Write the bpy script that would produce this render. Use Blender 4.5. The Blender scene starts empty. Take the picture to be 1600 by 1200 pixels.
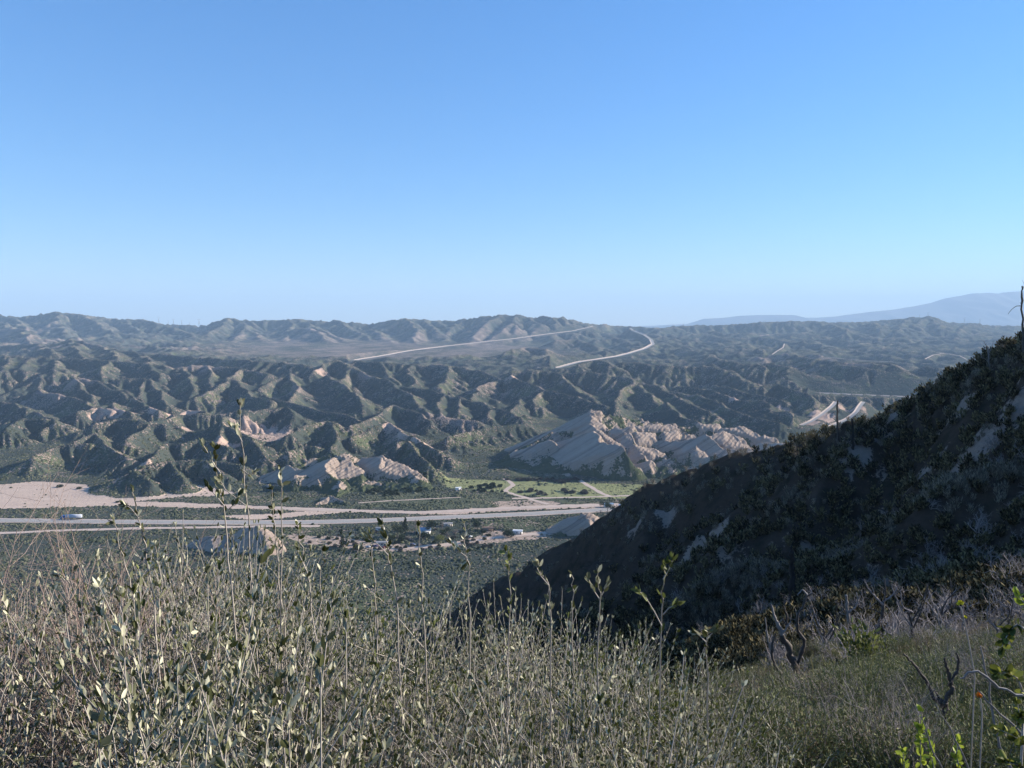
import bpy, math, random
import numpy as np
from mathutils import Vector, Matrix
rng = np.random.default_rng(7)
random.seed(7)
C = bpy.context.scene.collection
F = 1186.0
PITCH = math.radians(4.58)
CP, SP = math.cos(PITCH), math.sin(PITCH)
SUN_AZ, SUN_EL = math.radians(72), math.radians(21)

def P(px, py, d):
    """point at forward distance d seen in direction px, py"""
    dx, dy = (px-800)/F, (600-py)/F
    Y = CP + dy*SP
    return np.array((dx/Y*d, d, (-SP + dy*CP)/Y*d))
def Wy(py):
    dy = (600-py)/F
    return (-SP + dy*CP)/(CP + dy*SP)
def on_z(px, py, z):
    return P(px, py, z/Wy(py))

# ---------- noise ----------
def _hash(ix, iy, seed):
    h = (ix.astype(np.int64)*374761393 + iy.astype(np.int64)*668265263 + seed*1442695041) & 0xffffffff
    h = ((h ^ (h >> 13))*1274126177) & 0xffffffff
    return ((h ^ (h >> 16)) & 0xffffff)/float(0xffffff)
def gnoise(x, y, seed=0):
    ix, iy = np.floor(x), np.floor(y)
    fx, fy = x-ix, y-iy
    def g(ox, oy):
        a = _hash(ix+ox, iy+oy, seed)*2*np.pi
        return np.cos(a)*(fx-ox)+np.sin(a)*(fy-oy)
    sx, sy = fx*fx*fx*(fx*(fx*6-15)+10), fy*fy*fy*(fy*(fy*6-15)+10)
    a = g(0,0)*(1-sx)+g(1,0)*sx
    b = g(0,1)*(1-sx)+g(1,1)*sx
    return (a*(1-sy)+b*sy)*1.5
def fbm(x, y, o=4, seed=0, ridged=False, gain=.5):
    s, a, t = 0, 1.0, 0
    for k in range(o):
        n = gnoise(x*2**k, y*2**k, seed+k*17)
        if ridged: n = 1-2*np.abs(n)
        s = s+a*n; t += a; a *= gain
    return s/t
def smooth(a, b, x):
    t = np.clip((x-a)/(b-a), 0, 1); return t*t*(3-2*t)

# ---------- object helpers ----------
def link(name, me, m=None, parent=None):
    o = bpy.data.objects.new(name, me); C.objects.link(o)
    if m is not None and me is not None and len(me.materials) == 0: me.materials.append(m)
    if parent is not None: o.parent = parent
    return o
def mesh(name, V, Fc, smooth_=False, attrs=None):
    """V (n,3); Fc (m,k) array with constant k, or a list of such arrays"""
    if not isinstance(Fc, list): Fc = [Fc]
    Fc = [np.asarray(f, dtype=np.int32) for f in Fc if len(f)]
    me = bpy.data.meshes.new(name)
    V = np.asarray(V, dtype=np.float32)
    me.vertices.add(len(V)); me.vertices.foreach_set('co', V.ravel())
    loops = np.concatenate([f.ravel() for f in Fc])
    tot = np.concatenate([np.full(len(f), f.shape[1], dtype=np.int32) for f in Fc])
    me.loops.add(len(loops)); me.loops.foreach_set('vertex_index', loops)
    me.polygons.add(len(tot))
    me.polygons.foreach_set('loop_start', np.concatenate(([0], np.cumsum(tot)[:-1])).astype(np.int32))
    if attrs:
        for k, v in attrs.items():
            a = me.attributes.new(k, 'FLOAT', 'POINT' if len(v) == len(V) else 'FACE')
            a.data.foreach_set('value', np.asarray(v, dtype=np.float32).ravel())
    me.update(calc_edges=True)
    if smooth_: me.polygons.foreach_set('use_smooth', np.ones(len(tot), dtype=bool))
    return me
def gridmesh(name, X, Y, Z, attrs=None):
    r, c = X.shape
    i = np.arange(r*c).reshape(r, c)
    f = np.stack((i[:-1,:-1], i[:-1,1:], i[1:,1:], i[1:,:-1]), -1).reshape(-1, 4)
    return mesh(name, np.stack((X, Y, Z), -1).reshape(-1, 3), f, True, attrs)
def tag(o, label=None, cat=None, group=None, kind=None):
    if label: o['label'] = label
    if cat: o['category'] = cat
    if group: o['group'] = group
    if kind: o['kind'] = kind
    return o
def empty(name, loc, rz=0, label=None, cat=None, group=None):
    o = bpy.data.objects.new(name, None); C.objects.link(o)
    o.location = loc; o.rotation_euler = (0, 0, rz); o.empty_display_size = .1
    return tag(o, label, cat, group)
def copy_tree(o, parent=None):
    c = o.copy(); C.objects.link(c)
    if parent is not None: c.parent = parent
    for ch in o.children: copy_tree(ch, c)
    return c

class MB:
    """collects shapes into one mesh"""
    def __init__(s): s.V, s.Q, s.T, s.n = [], [], [], 0; s.aq = []; s.at = []
    def add(s, V, F_, a=0.0):
        V = np.asarray(V, float); F_ = np.asarray(F_, int)
        s.V.append(V)
        if F_.shape[1] == 4: s.Q.append(F_+s.n); s.aq.append(np.full(len(F_), a) if np.isscalar(a) else a)
        else: s.T.append(F_+s.n); s.at.append(np.full(len(F_), a) if np.isscalar(a) else a)
        s.n += len(V)
    def box(s, c, size, rz=0, a=0.0, taper=1.0):
        x, y, z = [t/2 for t in size]
        V = np.array([(sx*x*(taper if sz > 0 else 1), sy*y*(taper if sz > 0 else 1), sz*z) for sz in (-1, 1) for sx, sy in ((-1,-1),(1,-1),(1,1),(-1,1))])
        cr, sr = math.cos(rz), math.sin(rz)
        V = np.stack((V[:,0]*cr-V[:,1]*sr, V[:,0]*sr+V[:,1]*cr, V[:,2]), 1)+np.array(c)
        s.add(V, [(3,2,1,0),(4,5,6,7),(0,1,5,4),(1,2,6,5),(2,3,7,6),(3,0,4,7)], a)
    def tube(s, pts, rad, n=5, a=0.0, cap=True):
        pts = np.asarray(pts, float); k = len(pts)
        rad = np.broadcast_to(np.asarray(rad, float), (k,))
        T = np.gradient(pts, axis=0); T /= np.linalg.norm(T, axis=1)[:, None]+1e-9
        ref = np.array((0.31, 0.2, 0.93)) if abs(T[0][2]) < .8 else np.array((1., .1, 0))
        A = np.cross(T, ref); A /= np.linalg.norm(A, axis=1)[:, None]+1e-9
        B = np.cross(T, A)
        th = np.arange(n)*2*np.pi/n
        V = pts[:, None]+rad[:, None, None]*(np.cos(th)[None, :, None]*A[:, None]+np.sin(th)[None, :, None]*B[:, None])
        i = np.arange(k*n).reshape(k, n); j = np.roll(i, -1, 1)
        Q = np.stack((i[:-1], j[:-1], j[1:], i[1:]), -1).reshape(-1, 4)
        s.add(V.reshape(-1, 3), Q, a)
        if cap:
            s.add(np.vstack((V[-1], pts[-1:]+T[-1:]*rad[-1]*.5)), [(q, (q+1) % n, n) for q in range(n)], a)
            s.add(np.vstack((V[0], pts[:1])), [((q+1) % n, q, n) for q in range(n)], a)
    def me(s, name, sm=False):
        V = np.concatenate(s.V)
        Fs, A = [], []
        if s.Q: Fs.append(np.concatenate(s.Q)); A.append(np.concatenate(s.aq))
        if s.T: Fs.append(np.concatenate(s.T)); A.append(np.concatenate(s.at))
        return mesh(name, V, Fs, sm, {'tone': np.concatenate(A)})
    def build(s, name, m, parent=None, sm=False):
        return link(name, s.me(name, sm), m, parent)

# ---------- material helpers ----------
class NT:
    def __init__(s, name):
        s.m = bpy.data.materials.new(name); s.m.use_nodes = True
        s.t = s.m.node_tree; s.t.nodes.clear()
        s.out = s.n('ShaderNodeOutputMaterial')
        s.b = s.n('ShaderNodeBsdfPrincipled'); s.l(s.b.outputs[0], s.out.inputs[0])
        s.b.inputs['Roughness'].default_value = .9
        s.b.inputs['Specular IOR Level'].default_value = .15
    def n(s, ty, **kw):
        nd = s.t.nodes.new(ty)
        for k, v in kw.items(): setattr(nd, k, v)
        return nd
    def l(s, a, b): s.t.links.new(a, b)
    def val(s, sock, v):
        if isinstance(v, (int, float)): sock.default_value = v
        elif isinstance(v, (tuple, list)):
            sock.default_value = v if len(v) == len(sock.default_value) else (*v, 1.0)
        else: s.l(v, sock)
    def pos(s): return s.n('ShaderNodeNewGeometry').outputs['Position']
    def obj(s): return s.n('ShaderNodeTexCoord').outputs['Object']
    def attr(s, name): return s.n('ShaderNodeAttribute', attribute_name=name).outputs['Fac']
    def noise(s, vec, scale, detail=3, rough=.5, dist=0):
        nd = s.n('ShaderNodeTexNoise'); s.l(vec, nd.inputs['Vector'])
        nd.inputs['Scale'].default_value = scale; nd.inputs['Detail'].default_value = detail
        nd.inputs['Roughness'].default_value = rough; nd.inputs['Distortion'].default_value = dist
        return nd.outputs['Fac']
    def vor(s, vec, scale, feat='F1', out='Distance'):
        nd = s.n('ShaderNodeTexVoronoi', feature=feat); s.l(vec, nd.inputs['Vector'])
        nd.inputs['Scale'].default_value = scale
        return nd.outputs[out]
    def scale(s, vec, v):
        nd = s.n('ShaderNodeMapping'); s.l(vec, nd.inputs['Vector']); nd.inputs['Scale'].default_value = v
        return nd.outputs[0]
    def n_dist(s, p):
        sx = s.n('ShaderNodeSeparateXYZ'); s.l(p, sx.inputs[0]); return sx.outputs[1]
    def math(s, op, a, b=0.0, c=None):
        nd = s.n('ShaderNodeMath', operation=op); s.val(nd.inputs[0], a); s.val(nd.inputs[1], b)
        if c is not None: s.val(nd.inputs[2], c)
        return nd.outputs[0]
    def ramp(s, f, a, b, lo=0.0, hi=1.0):
        nd = s.n('ShaderNodeMapRange', clamp=True); nd.interpolation_type = 'SMOOTHSTEP'
        s.val(nd.inputs[0], f); s.val(nd.inputs[1], a); s.val(nd.inputs[2], b); s.val(nd.inputs[3], lo); s.val(nd.inputs[4], hi)
        return nd.outputs[0]
    def mix(s, f, a, b):
        nd = s.n('ShaderNodeMix', data_type='RGBA'); s.val(nd.inputs[0], f); s.val(nd.inputs[6], a); s.val(nd.inputs[7], b)
        return nd.outputs[2]
    def bump(s, h, dist, strength=1.0):
        nd = s.n('ShaderNodeBump'); s.val(nd.inputs['Height'], h); nd.inputs['Distance'].default_value = dist
        nd.inputs['Strength'].default_value = strength
        s.l(nd.outputs[0], s.b.inputs['Normal'])
    def col(s, c): s.val(s.b.inputs['Base Color'], c)
def flat(name, c, rough=.8, var=.25, sc=3.0, spec=.15, metal=0.0):
    """a simple material with a little mottling"""
    t = NT(name); v = t.noise(t.obj(), sc, 4, .6)
    c = np.array(c)
    t.col(t.mix(v, tuple(c*(1-var)), tuple(np.minimum(c*(1+var), .95))))
    t.b.inputs['Roughness'].default_value = rough; t.b.inputs['Specular IOR Level'].default_value = spec
    t.b.inputs['Metallic'].default_value = metal
    return t.m
# ================= far terrain: valley, foothills, ridges =================
ZV = -185.0
OFF = {0:(0,0,1), 1:(0,460,3.81), 2:(400,460,3.81), 3:(800,460,3.81), 4:(1180,440,3.81), 9:(0,0,1), 5:(0,700,3.81), 6:(400,700,3.81), 7:(780,700,3.81)}
def ZP(zone, x, y, d):
    ox, oy, k = OFF[zone]
    return P(ox+x/k, oy+y/k, d)
# base surface: (u, distance, z)
base_pts = [(u, d, ZV) for u in (-.95, -.5, 0, .5, .95) for d in (300, 500, 700, 860)]
base_pts += [(u, d, ZV-1) for u in (-.9, -.6, -.3, 0, .3, .6) for d in (1050, 1500)]
for d, zs in {2000:(-180,-184,-190,-194,-200), 2500:(-162,-170,-180,-186,-190),
              3200:(-146,-154,-154,-168,-172), 4000:(-140,-146,-150,-155,-158), 5000:(-122,-122,-124,-118,-122), 5600:(-105,-105,-105,-95,-98), 6200:(-90,-92,-95,-75,-80), 7600:(-110,-110,-110,-90,-90), 9000:(-150,-150,-150,-150,-150)}.items():
    for u, z in zip((-.8, -.38, 0, .35, .7), zs): base_pts.append((u, d, z))
base_pts = np.array(base_pts, float)
def tps_fit(pts, val, lam=1e-3):
    n = len(pts); D = np.linalg.norm(pts[:, None]-pts[None], axis=2)
    K = np.where(D > 0, D*D*np.log(D+1e-12), 0)+lam*np.eye(n)
    Pm = np.hstack((np.ones((n, 1)), pts)); A = np.zeros((n+3, n+3)); A[:n, :n] = K; A[:n, n:] = Pm; A[n:, :n] = Pm.T
    return np.linalg.solve(A, np.concatenate((val, np.zeros(3))))
def tps_eval(pts, w, q):
    out = np.empty(len(q))
    for i in range(0, len(q), 20000):
        D = np.linalg.norm(q[i:i+20000, None]-pts[None], axis=2)
        K = np.where(D > 0, D*D*np.log(D+1e-12), 0)
        out[i:i+20000] = K@w[:len(pts)]+w[len(pts)]+q[i:i+20000]@w[len(pts)+1:]
    return out
_bp = np.stack((base_pts[:, 0], np.log(base_pts[:, 1])), 1)
_bw = tps_fit(_bp, base_pts[:, 2], .002)

# ridge lines: (zone, slope, [(x, y, distance) ...])
RID = [
 # far skyline
 (0,.50,[(-60,492,6000),(0,490,6000),(30,494,6000),(92,486,5900),(126,489.5,5900),(184,497,6100),(218,497.5,6100),(252,505,6300),(315,507,6300),(357,496,6000),(394,500,6000),(420,499,6000),(463,497.5,6000),(500,499,6000),(535,500,6100),(573,503.5,6100),(600,500,6000),(636,495.5,5900),(683,501,6000),(720,498,5900),(780,490,5700),(807,491,5700),(832,495,5800),(852,492,5700),(879,495,5800),(913,503,6000),(947,505,6200),(970,508,6300)]),
 (0,.30,[(970,508,6300),(1034,512.5,6300),(1055,509,6000),(1102,508,6000),(1180,503.5,6000),(1245,501,6000),(1337,503.5,6200),(1416,496.5,6300),(1450,494,6300),(1482,502.5,6400),(1521,504,6400),(1547,508,6500),(1600,509,6600),(1700,507,6600)]),
 # spurs off the far range
 (1,.45,[(60,130,5900),(120,160,5500),(150,215,5000)]),(1,.45,[(350,97,5900),(330,170,5400),(400,250,4700)]),(1,.42,[(480,115,5900),(600,180,5400),(700,250,4900)]),
 (1,.4,[(830,143,6000),(1040,200,5400),(1180,260,4900)]),(1,.4,[(700,140,6100),(850,215,5400)]),(1,.45,[(0,160,5300),(60,205,4700),(140,205,4500),(200,300,3900)]),
 (1,.45,[(1360,137,6000),(1300,200,5400),(1230,235,5100)]),(1,.45,[(1500,155,6000),(1440,220,5300),(1400,265,4900)]),(1,.45,[(1400,145,6000),(1520,230,5300),(1560,265,4900)]),
 (2,.45,[(240,143,6000),(200,200,5500),(160,265,5000)]),(2,.42,[(240,143,6000),(400,210,5400),(560,290,4800)]),(2,.42,[(480,150,6000),(600,220,5400),(740,290,4900)]),
 (2,.45,[(250,195,5300),(330,200,5200),(420,260,4800)]),(2,.42,[(660,200,5600),(740,230,5300),(800,290,4800)]),(2,.45,[(900,135,5900),(960,200,5300),(940,290,4700)]),
 (2,.42,[(1000,155,5900),(1090,220,5300),(1140,275,4900)]),(2,.42,[(1080,155,6000),(1150,200,5500)]),(2,.42,[(1220,150,5900),(1130,230,5300),(1130,270,4900)]),
 (2,.45,[(1450,115,5700),(1340,190,5200),(1290,260,4800)]),(2,.42,[(1550,118,5700),(1500,190,5200),(1440,250,4800)]),
 (3,.45,[(30,120,5700),(20,190,5200),(40,240,4900)]),(3,.45,[(90,130,5700),(200,200,5100),(230,235,4900)]),(3,.45,[(200,125,5700),(300,170,5300),(345,215,5000)]),(3,.45,[(300,130,5700),(400,190,5200)]),
 # left mid-distance hills
 (1,.5,[(0,205,4600),(120,205,4500),(180,290,4000)]),(1,.5,[(330,285,3500),(420,262,3600),(620,310,3400),(830,350,3300),(1100,365,3200),(1500,392,3000)]),
 (1,.45,[(0,300,3600),(240,298,3500),(320,350,3000)]),(1,.45,[(420,262,3600),(460,330,3100),(500,380,2800)]),(1,.45,[(620,310,3400),(700,370,2850)]),(1,.45,[(830,350,3300),(900,400,2700)]),
 (1,.4,[(-60,362,2700),(0,365,2700),(350,375,2700),(800,405,2550),(1000,430,2450)]),(1,.45,[(60,372,2700),(30,450,2250)]),(1,.45,[(180,375,2700),(150,440,2300)]),(1,.45,[(340,378,2700),(330,450,2250)]),(1,.45,[(640,398,2600),(600,460,2200)]),(1,.45,[(860,410,2550),(960,460,2200)]),
 (1,.55,[(1060,430,2400),(1230,420,2400),(1430,440,2300),(1600,470,2200)]),(1,.55,[(1240,425,2400),(1270,560,1900)]),(1,.55,[(1430,440,2300),(1350,520,2000)]),(1,.55,[(1100,440,2400),(1170,560,1900)]),
 (1,.55,[(430,490,1950),(540,500,1950),(660,560,1850),(830,640,1600),(960,690,1450)]),(1,.55,[(430,490,1950),(500,570,1800),(540,620,1700)]),(1,.55,[(620,520,1930),(720,560,1820),(800,610,1680)]),
 (1,.55,[(700,500,2050),(860,490,2000),(960,580,1800),(1000,660,1550)]),(1,.55,[(860,490,2000),(840,560,1850),(830,610,1700)]),
 (1,.5,[(1180,600,1750),(1400,500,2000),(1500,600,1750),(1600,625,1700)]),(1,.5,[(230,560,1750),(380,600,1650),(560,660,1500),(700,680,1400)]),
 (1,.5,[(-40,640,1550),(60,650,1530),(180,690,1430)]),(1,.5,[(480,700,1370),(660,640,1480),(800,700,1370)]),(1,.5,[(230,700,1380),(300,760,1260)]),
 (1,.6,[(1060,705,1350),(1130,685,1380),(1230,700,1350)]),(1,.6,[(900,760,1220),(1100,705,1300),(1340,700,1290),(1480,690,1280)]),
 (1,.6,[(760,860,1110),(900,770,1200),(980,765,1200)]),(1,.6,[(430,880,1090),(570,825,1130),(640,900,1030),(740,960,980)]),(1,.55,[(180,970,1010),(350,900,1060),(540,890,1060)]),
 (1,.6,[(880,980,950),(1000,880,1010),(1100,880,1010),(1200,862,1020),(1360,900,1000)]),(9,.55,[(172,752,828),(190,741,836),(206,733,846),(225,726,862),(262,719,885),(302,716,900),(340,718,900),(375,725,890)]),(9,.6,[(206,733,846),(222,745,825),(232,757,812)]),(9,.6,[(262,719,885),(275,735,850),(285,750,825)]),(9,.6,[(320,717,900),(345,735,860)]),
 (1,.6,[(1300,860,1020),(1340,760,1130),(1350,720,1200)]),(1,.6,[(1330,760,1130),(1500,860,1040),(1590,960,960)]),
 (1,.5,[(20,790,1180),(120,740,1250),(240,745,1240)]),(1,.5,[(560,760,1200),(700,740,1230),(860,760,1190)]),
 # centre
 (2,.5,[(490,385,2500),(560,430,2400),(800,525,2150),(870,560,2050),(960,640,1800),(1010,700,1560)]),(2,.6,[(340,460,2380),(420,400,2450),(490,385,2500)]),
 (2,.45,[(0,400,2850),(150,405,2850),(350,425,2750)]),(2,.5,[(590,395,2800),(730,405,2750),(900,410,2750),(1100,415,2700),(1300,445,2600),(1470,500,2350)]),(2,.5,[(1470,500,2350),(1340,545,2150),(1290,620,1900)]),
 (2,.5,[(730,405,2750),(790,470,2450),(850,540,2150)]),(2,.5,[(910,410,2750),(930,480,2400),(920,540,2150)]),(2,.5,[(1150,420,2650),(1150,480,2400),(1080,540,2150)]),
 (2,.55,[(870,540,2150),(1130,590,1980),(1370,650,1780),(1600,725,1550)]),(2,.55,[(1130,590,1980),(1080,660,1750),(1090,710,1600)]),(2,.55,[(1230,615,1900),(1190,690,1650)]),(2,.55,[(1370,650,1780),(1400,720,1550)]),
 (2,.55,[(410,480,2250),(500,520,2130),(560,580,1950),(650,650,1700)]),(2,.55,[(200,470,2300),(250,545,2080),(200,640,1780)]),(2,.55,[(20,560,2050),(110,500,2200),(200,470,2300)]),
 (2,.55,[(560,430,2400),(510,520,2150)]),(2,.5,[(0,575,2050),(120,620,1930),(300,670,1700),(520,715,1520),(620,745,1420)]),(2,.55,[(560,790,1300),(700,720,1480),(840,655,1680),(960,700,1560),(1050,750,1420)]),
 (2,.6,[(-60,705,1240),(60,680,1290),(165,668,1300),(230,700,1260)]),(2,.6,[(190,830,1110),(330,770,1210),(450,750,1240),(500,770,1200)]),(2,.6,[(470,760,1220),(480,860,1060),(440,920,990)]),
 (2,.6,[(560,850,1090),(700,790,1180),(800,765,1200),(870,815,1140),(1000,870,1080),(1100,935,1010)]),(2,.6,[(850,880,1060),(920,870,1070),(980,960,980),(1040,1010,930)]),
 (2,.5,[(1130,850,1230),(1250,820,1270),(1400,790,1310),(1600,760,1360)]),(2,.5,[(1000,735,1430),(1160,730,1440),(1300,740,1420)]),(2,.6,[(200,930,960),(300,900,1000),(370,900,990)]),
 # right of centre
 (3,.5,[(0,450,2450),(250,450,2450),(480,460,2400),(740,500,2250),(900,560,2000),(1040,640,1720),(1180,700,1530)]),(3,.55,[(0,480,2150),(170,560,1950),(380,600,1800),(560,655,1560)]),
 (3,.55,[(250,452,2450),(330,520,2150),(380,560,2000),(470,610,1800)]),(3,.55,[(740,510,2200),(650,580,1900),(600,685,1540)]),(3,.55,[(760,530,2150),(850,615,1780)]),
 (3,.55,[(900,560,2000),(1130,600,1880),(1300,680,1600),(1480,740,1430),(1600,765,1370)]),(3,.5,[(1000,540,2200),(1200,570,2050),(1400,640,1780),(1600,700,1550)]),(3,.5,[(1200,530,2300),(1400,580,2050),(1600,620,1880)]),
 (3,.55,[(920,640,1750),(1000,720,1500),(1100,750,1420)]),(3,.55,[(160,570,1950),(130,640,1700)]),(3,.55,[(60,620,1750),(0,690,1540)]),
 (3,.45,[(0,330,3400),(80,310,3500),(240,330,3400),(340,400,2950)]),(3,.55,[(240,270,4100),(400,265,4200),(500,300,3900)]),(3,.45,[(520,330,3600),(640,350,3500)]),(3,.45,[(400,410,2900),(480,390,2950),(560,400,2900),(620,415,2850)]),
 (3,.4,[(860,210,5700),(970,190,5800)]),(3,.4,[(860,290,4300),(1000,300,4250),(1180,330,4000),(1400,345,3900)]),(3,.4,[(880,330,3800),(1100,350,3650),(1300,400,3200),(1500,420,3100)]),
 (3,.45,[(650,400,3000),(950,425,2900),(1200,430,2850),(1300,465,2700)]),(3,.4,[(1180,220,5400),(1400,250,5000)]),(3,.45,[(1150,410,3100),(1270,440,2900),(1400,510,2450)]),
 # right side
 (4,.4,[(450,250,5700),(550,290,5000)]),(4,.4,[(700,240,5800),(760,290,5100)]),(4,.4,[(900,220,6000),(850,300,5000)]),(4,.4,[(1030,205,6200),(950,260,5500)]),(4,.4,[(1030,205,6200),(1100,270,5400)]),(4,.4,[(1300,245,6200),(1200,300,5200)]),
 (4,.4,[(0,330,4600),(200,350,4400),(500,405,3900)]),(4,.4,[(0,400,3600),(250,440,3350),(500,480,3150),(750,495,3100)]),(4,.4,[(600,400,4000),(1000,440,3600),(1500,470,3400)]),(4,.4,[(700,330,4700),(1100,350,4600),(1600,380,4400)]),
 (4,.55,[(360,640,2150),(470,585,2400),(700,580,2450),(950,605,2400),(1200,610,2400),(1600,640,2300)]),(4,.5,[(480,585,2400),(600,650,2120)]),(4,.5,[(680,580,2450),(780,655,2120)]),(4,.5,[(860,595,2400),(930,670,2080)]),(4,.5,[(1040,605,2400),(1080,670,2090)]),
 (4,.5,[(-20,620,1900),(130,612,1930),(260,655,1800),(420,705,1680)]),(4,.5,[(0,700,1620),(200,765,1480)]),(4,.45,[(500,490,3000),(800,520,2800),(1100,560,2700)]),(4,.45,[(100,480,3000),(300,520,2800),(450,540,2700)]),(4,.45,[(700,450,3300),(850,510,2850)]),
 (4,.45,[(1000,500,3000),(1200,540,2800),(1600,560,2700)]),
]
# forward distance at which a crest seen at image height py stands 30 to 90 m clear of the valley floor
_dm = np.array([(505,9000),(512,5600),(520,4500),(530,3600),(540,2950),(550,2480),(560,2140),(570,1990),(580,1870),(600,1720),(620,1530),(640,1350),(660,1195),(680,1075),(700,965),(715,905),(735,855),(760,815)], float)
def redist(zone, p):
    x, y, d = p
    if zone in (0, 9) or d > 3700: return p
    py = OFF[zone][1]+y/OFF[zone][2]
    m = np.interp(py, _dm[:,0], _dm[:,1]); t = smooth(3100, 3700, d)
    return (x, y, d*t+(1-t)*m*(d/m)**.25)
def seg_tent(Z, X, Y, a, b, k, L=260.):
    ax, ay, az = a; bx, by, bz = b
    R = 3.3*L*np.clip((ay+by)/2/2400., .45, 2.4)+130*np.clip(ay/2200, .4, 2.5)
    y0, y1 = min(ay, by)-R, max(ay, by)+R
    uc = [(x+sx*R)/yy for x in (ax, bx) for sx in (-1, 1) for yy in (max(y0, 350), y1)]
    ns, nu = Z.shape
    i0 = int(np.clip((math.log(max(y0, 350))-S0)/(S1-S0)*ns-2, 0, ns-1)); i1 = int(np.clip((math.log(y1)-S0)/(S1-S0)*ns+2, 1, ns))
    j0 = int(np.clip((min(uc)-U0)/(U1-U0)*nu-2, 0, nu-1)); j1 = int(np.clip((max(uc)-U0)/(U1-U0)*nu+2, 1, nu))
    Zv = Z[i0:i1, j0:j1]; X = X[i0:i1, j0:j1]; Y = Y[i0:i1, j0:j1]
    dx, dy = bx-ax, by-ay; l2 = dx*dx+dy*dy+1e-9
    t = np.clip(((X-ax)*dx+(Y-ay)*dy)/l2, 0, 1)
    d = np.hypot(X-ax-t*dx, Y-ay-t*dy)
    sc = np.clip((ay+by)/2/2400., .45, 2.4)
    L = L*sc
    z = az+t*(bz-az)-k*L*(1-np.exp(-d/L))-0.0*d
    z = np.where(d > 3.2*L, -1e6, z)
    Zv[...] = np.maximum(Zv, z)
def zones_base(u, s):
    q = np.stack((u.ravel(), s.ravel()), 1)
    return tps_eval(_bp, _bw, q).reshape(u.shape)
def upsample(A, shape):
    r, c = A.shape; R, Cc = shape
    yi = np.linspace(0, r-1, R); xi = np.linspace(0, c-1, Cc)
    y0 = np.minimum(yi.astype(int), r-2); x0 = np.minimum(xi.astype(int), c-2)
    fy = (yi-y0)[:, None]; fx = (xi-x0)[None]
    return (A[y0][:, x0]*(1-fy)*(1-fx)+A[y0][:, x0+1]*(1-fy)*fx+A[y0+1][:, x0]*fy*(1-fx)+A[y0+1][:, x0+1]*fy*fx)

NU, NS = 960, 1080
U0, U1, S0, S1 = -.95, .95, math.log(330.), math.log(8800.)
def axes(n, m): return np.linspace(U0, U1, n), np.linspace(S0, S1, m)

def erode(Z, u, s, Kdt, steps, mask, diff=.0):
    ns, nu = Z.shape
    U, S = np.meshgrid(u, s); Yd = np.exp(S); du = u[1]-u[0]; ds = s[1]-s[0]
    cw = Yd*du; ch = Yd*ds; area = (cw*ch).ravel()
    idx = np.arange(ns*nu).reshape(ns, nu)
    offs = [(a, b) for a in (-1, 0, 1) for b in (-1, 0, 1) if (a or b)]
    X = U*Yd
    for st in range(steps):
        best = np.zeros((ns, nu)); rec = idx.copy(); rd = np.ones((ns, nu))
        for a, b in offs:
            sl = (slice(max(0, -a), ns-max(0, a)), slice(max(0, -b), nu-max(0, b)))
            tl = (slice(max(0, a), ns+min(0, a)), slice(max(0, b), nu+min(0, b)))
            dist = np.hypot(X[tl]-X[sl], Yd[tl]-Yd[sl])
            sp = (Z[sl]-Z[tl])/dist
            m = sp > best[sl]
            best[sl] = np.where(m, sp, best[sl]); rec[sl] = np.where(m, idx[tl], rec[sl]); rd[sl] = np.where(m, dist, rd[sl])
        rec = rec.ravel(); rd = rd.ravel(); z = Z.ravel().copy()
        # depth of every node by pointer doubling
        depth = (rec != np.arange(len(rec))).astype(np.int32); p = rec.copy()
        for _ in range(14):
            nd = depth+depth[p]*1
            p2 = p[p]
            if (p2 == p).all(): break
            depth = nd; p = p2
        order = np.argsort(depth, kind='stable'); dsort = depth[order]
        cuts = np.searchsorted(dsort, np.arange(1, dsort[-1]+2))
        A = area.copy()
        for k in range(len(cuts)-1, 0, -1):
            seg = order[cuts[k-1]:cuts[k]]
            if len(seg): np.add.at(A, rec[seg], A[seg])
        Fk = Kdt*mask.ravel()*np.maximum(np.sqrt(np.minimum(A/area, 3000))-.85, 0)*np.sqrt(area)/rd
        for k in range(1, len(cuts)):
            seg = order[cuts[k-1]:cuts[k]]
            if len(seg): z[seg] = (z[seg]+Fk[seg]*np.minimum(z[rec[seg]], z[seg]))/(1+Fk[seg])
        Z = z.reshape(ns, nu)
        if diff:
            Zp = np.pad(Z, 1, mode='edge')
            Z = Z+diff*((Zp[:-2, 1:-1]+Zp[2:, 1:-1]+Zp[1:-1, :-2]+Zp[1:-1, 2:])/4-Z)
    return Z

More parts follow.
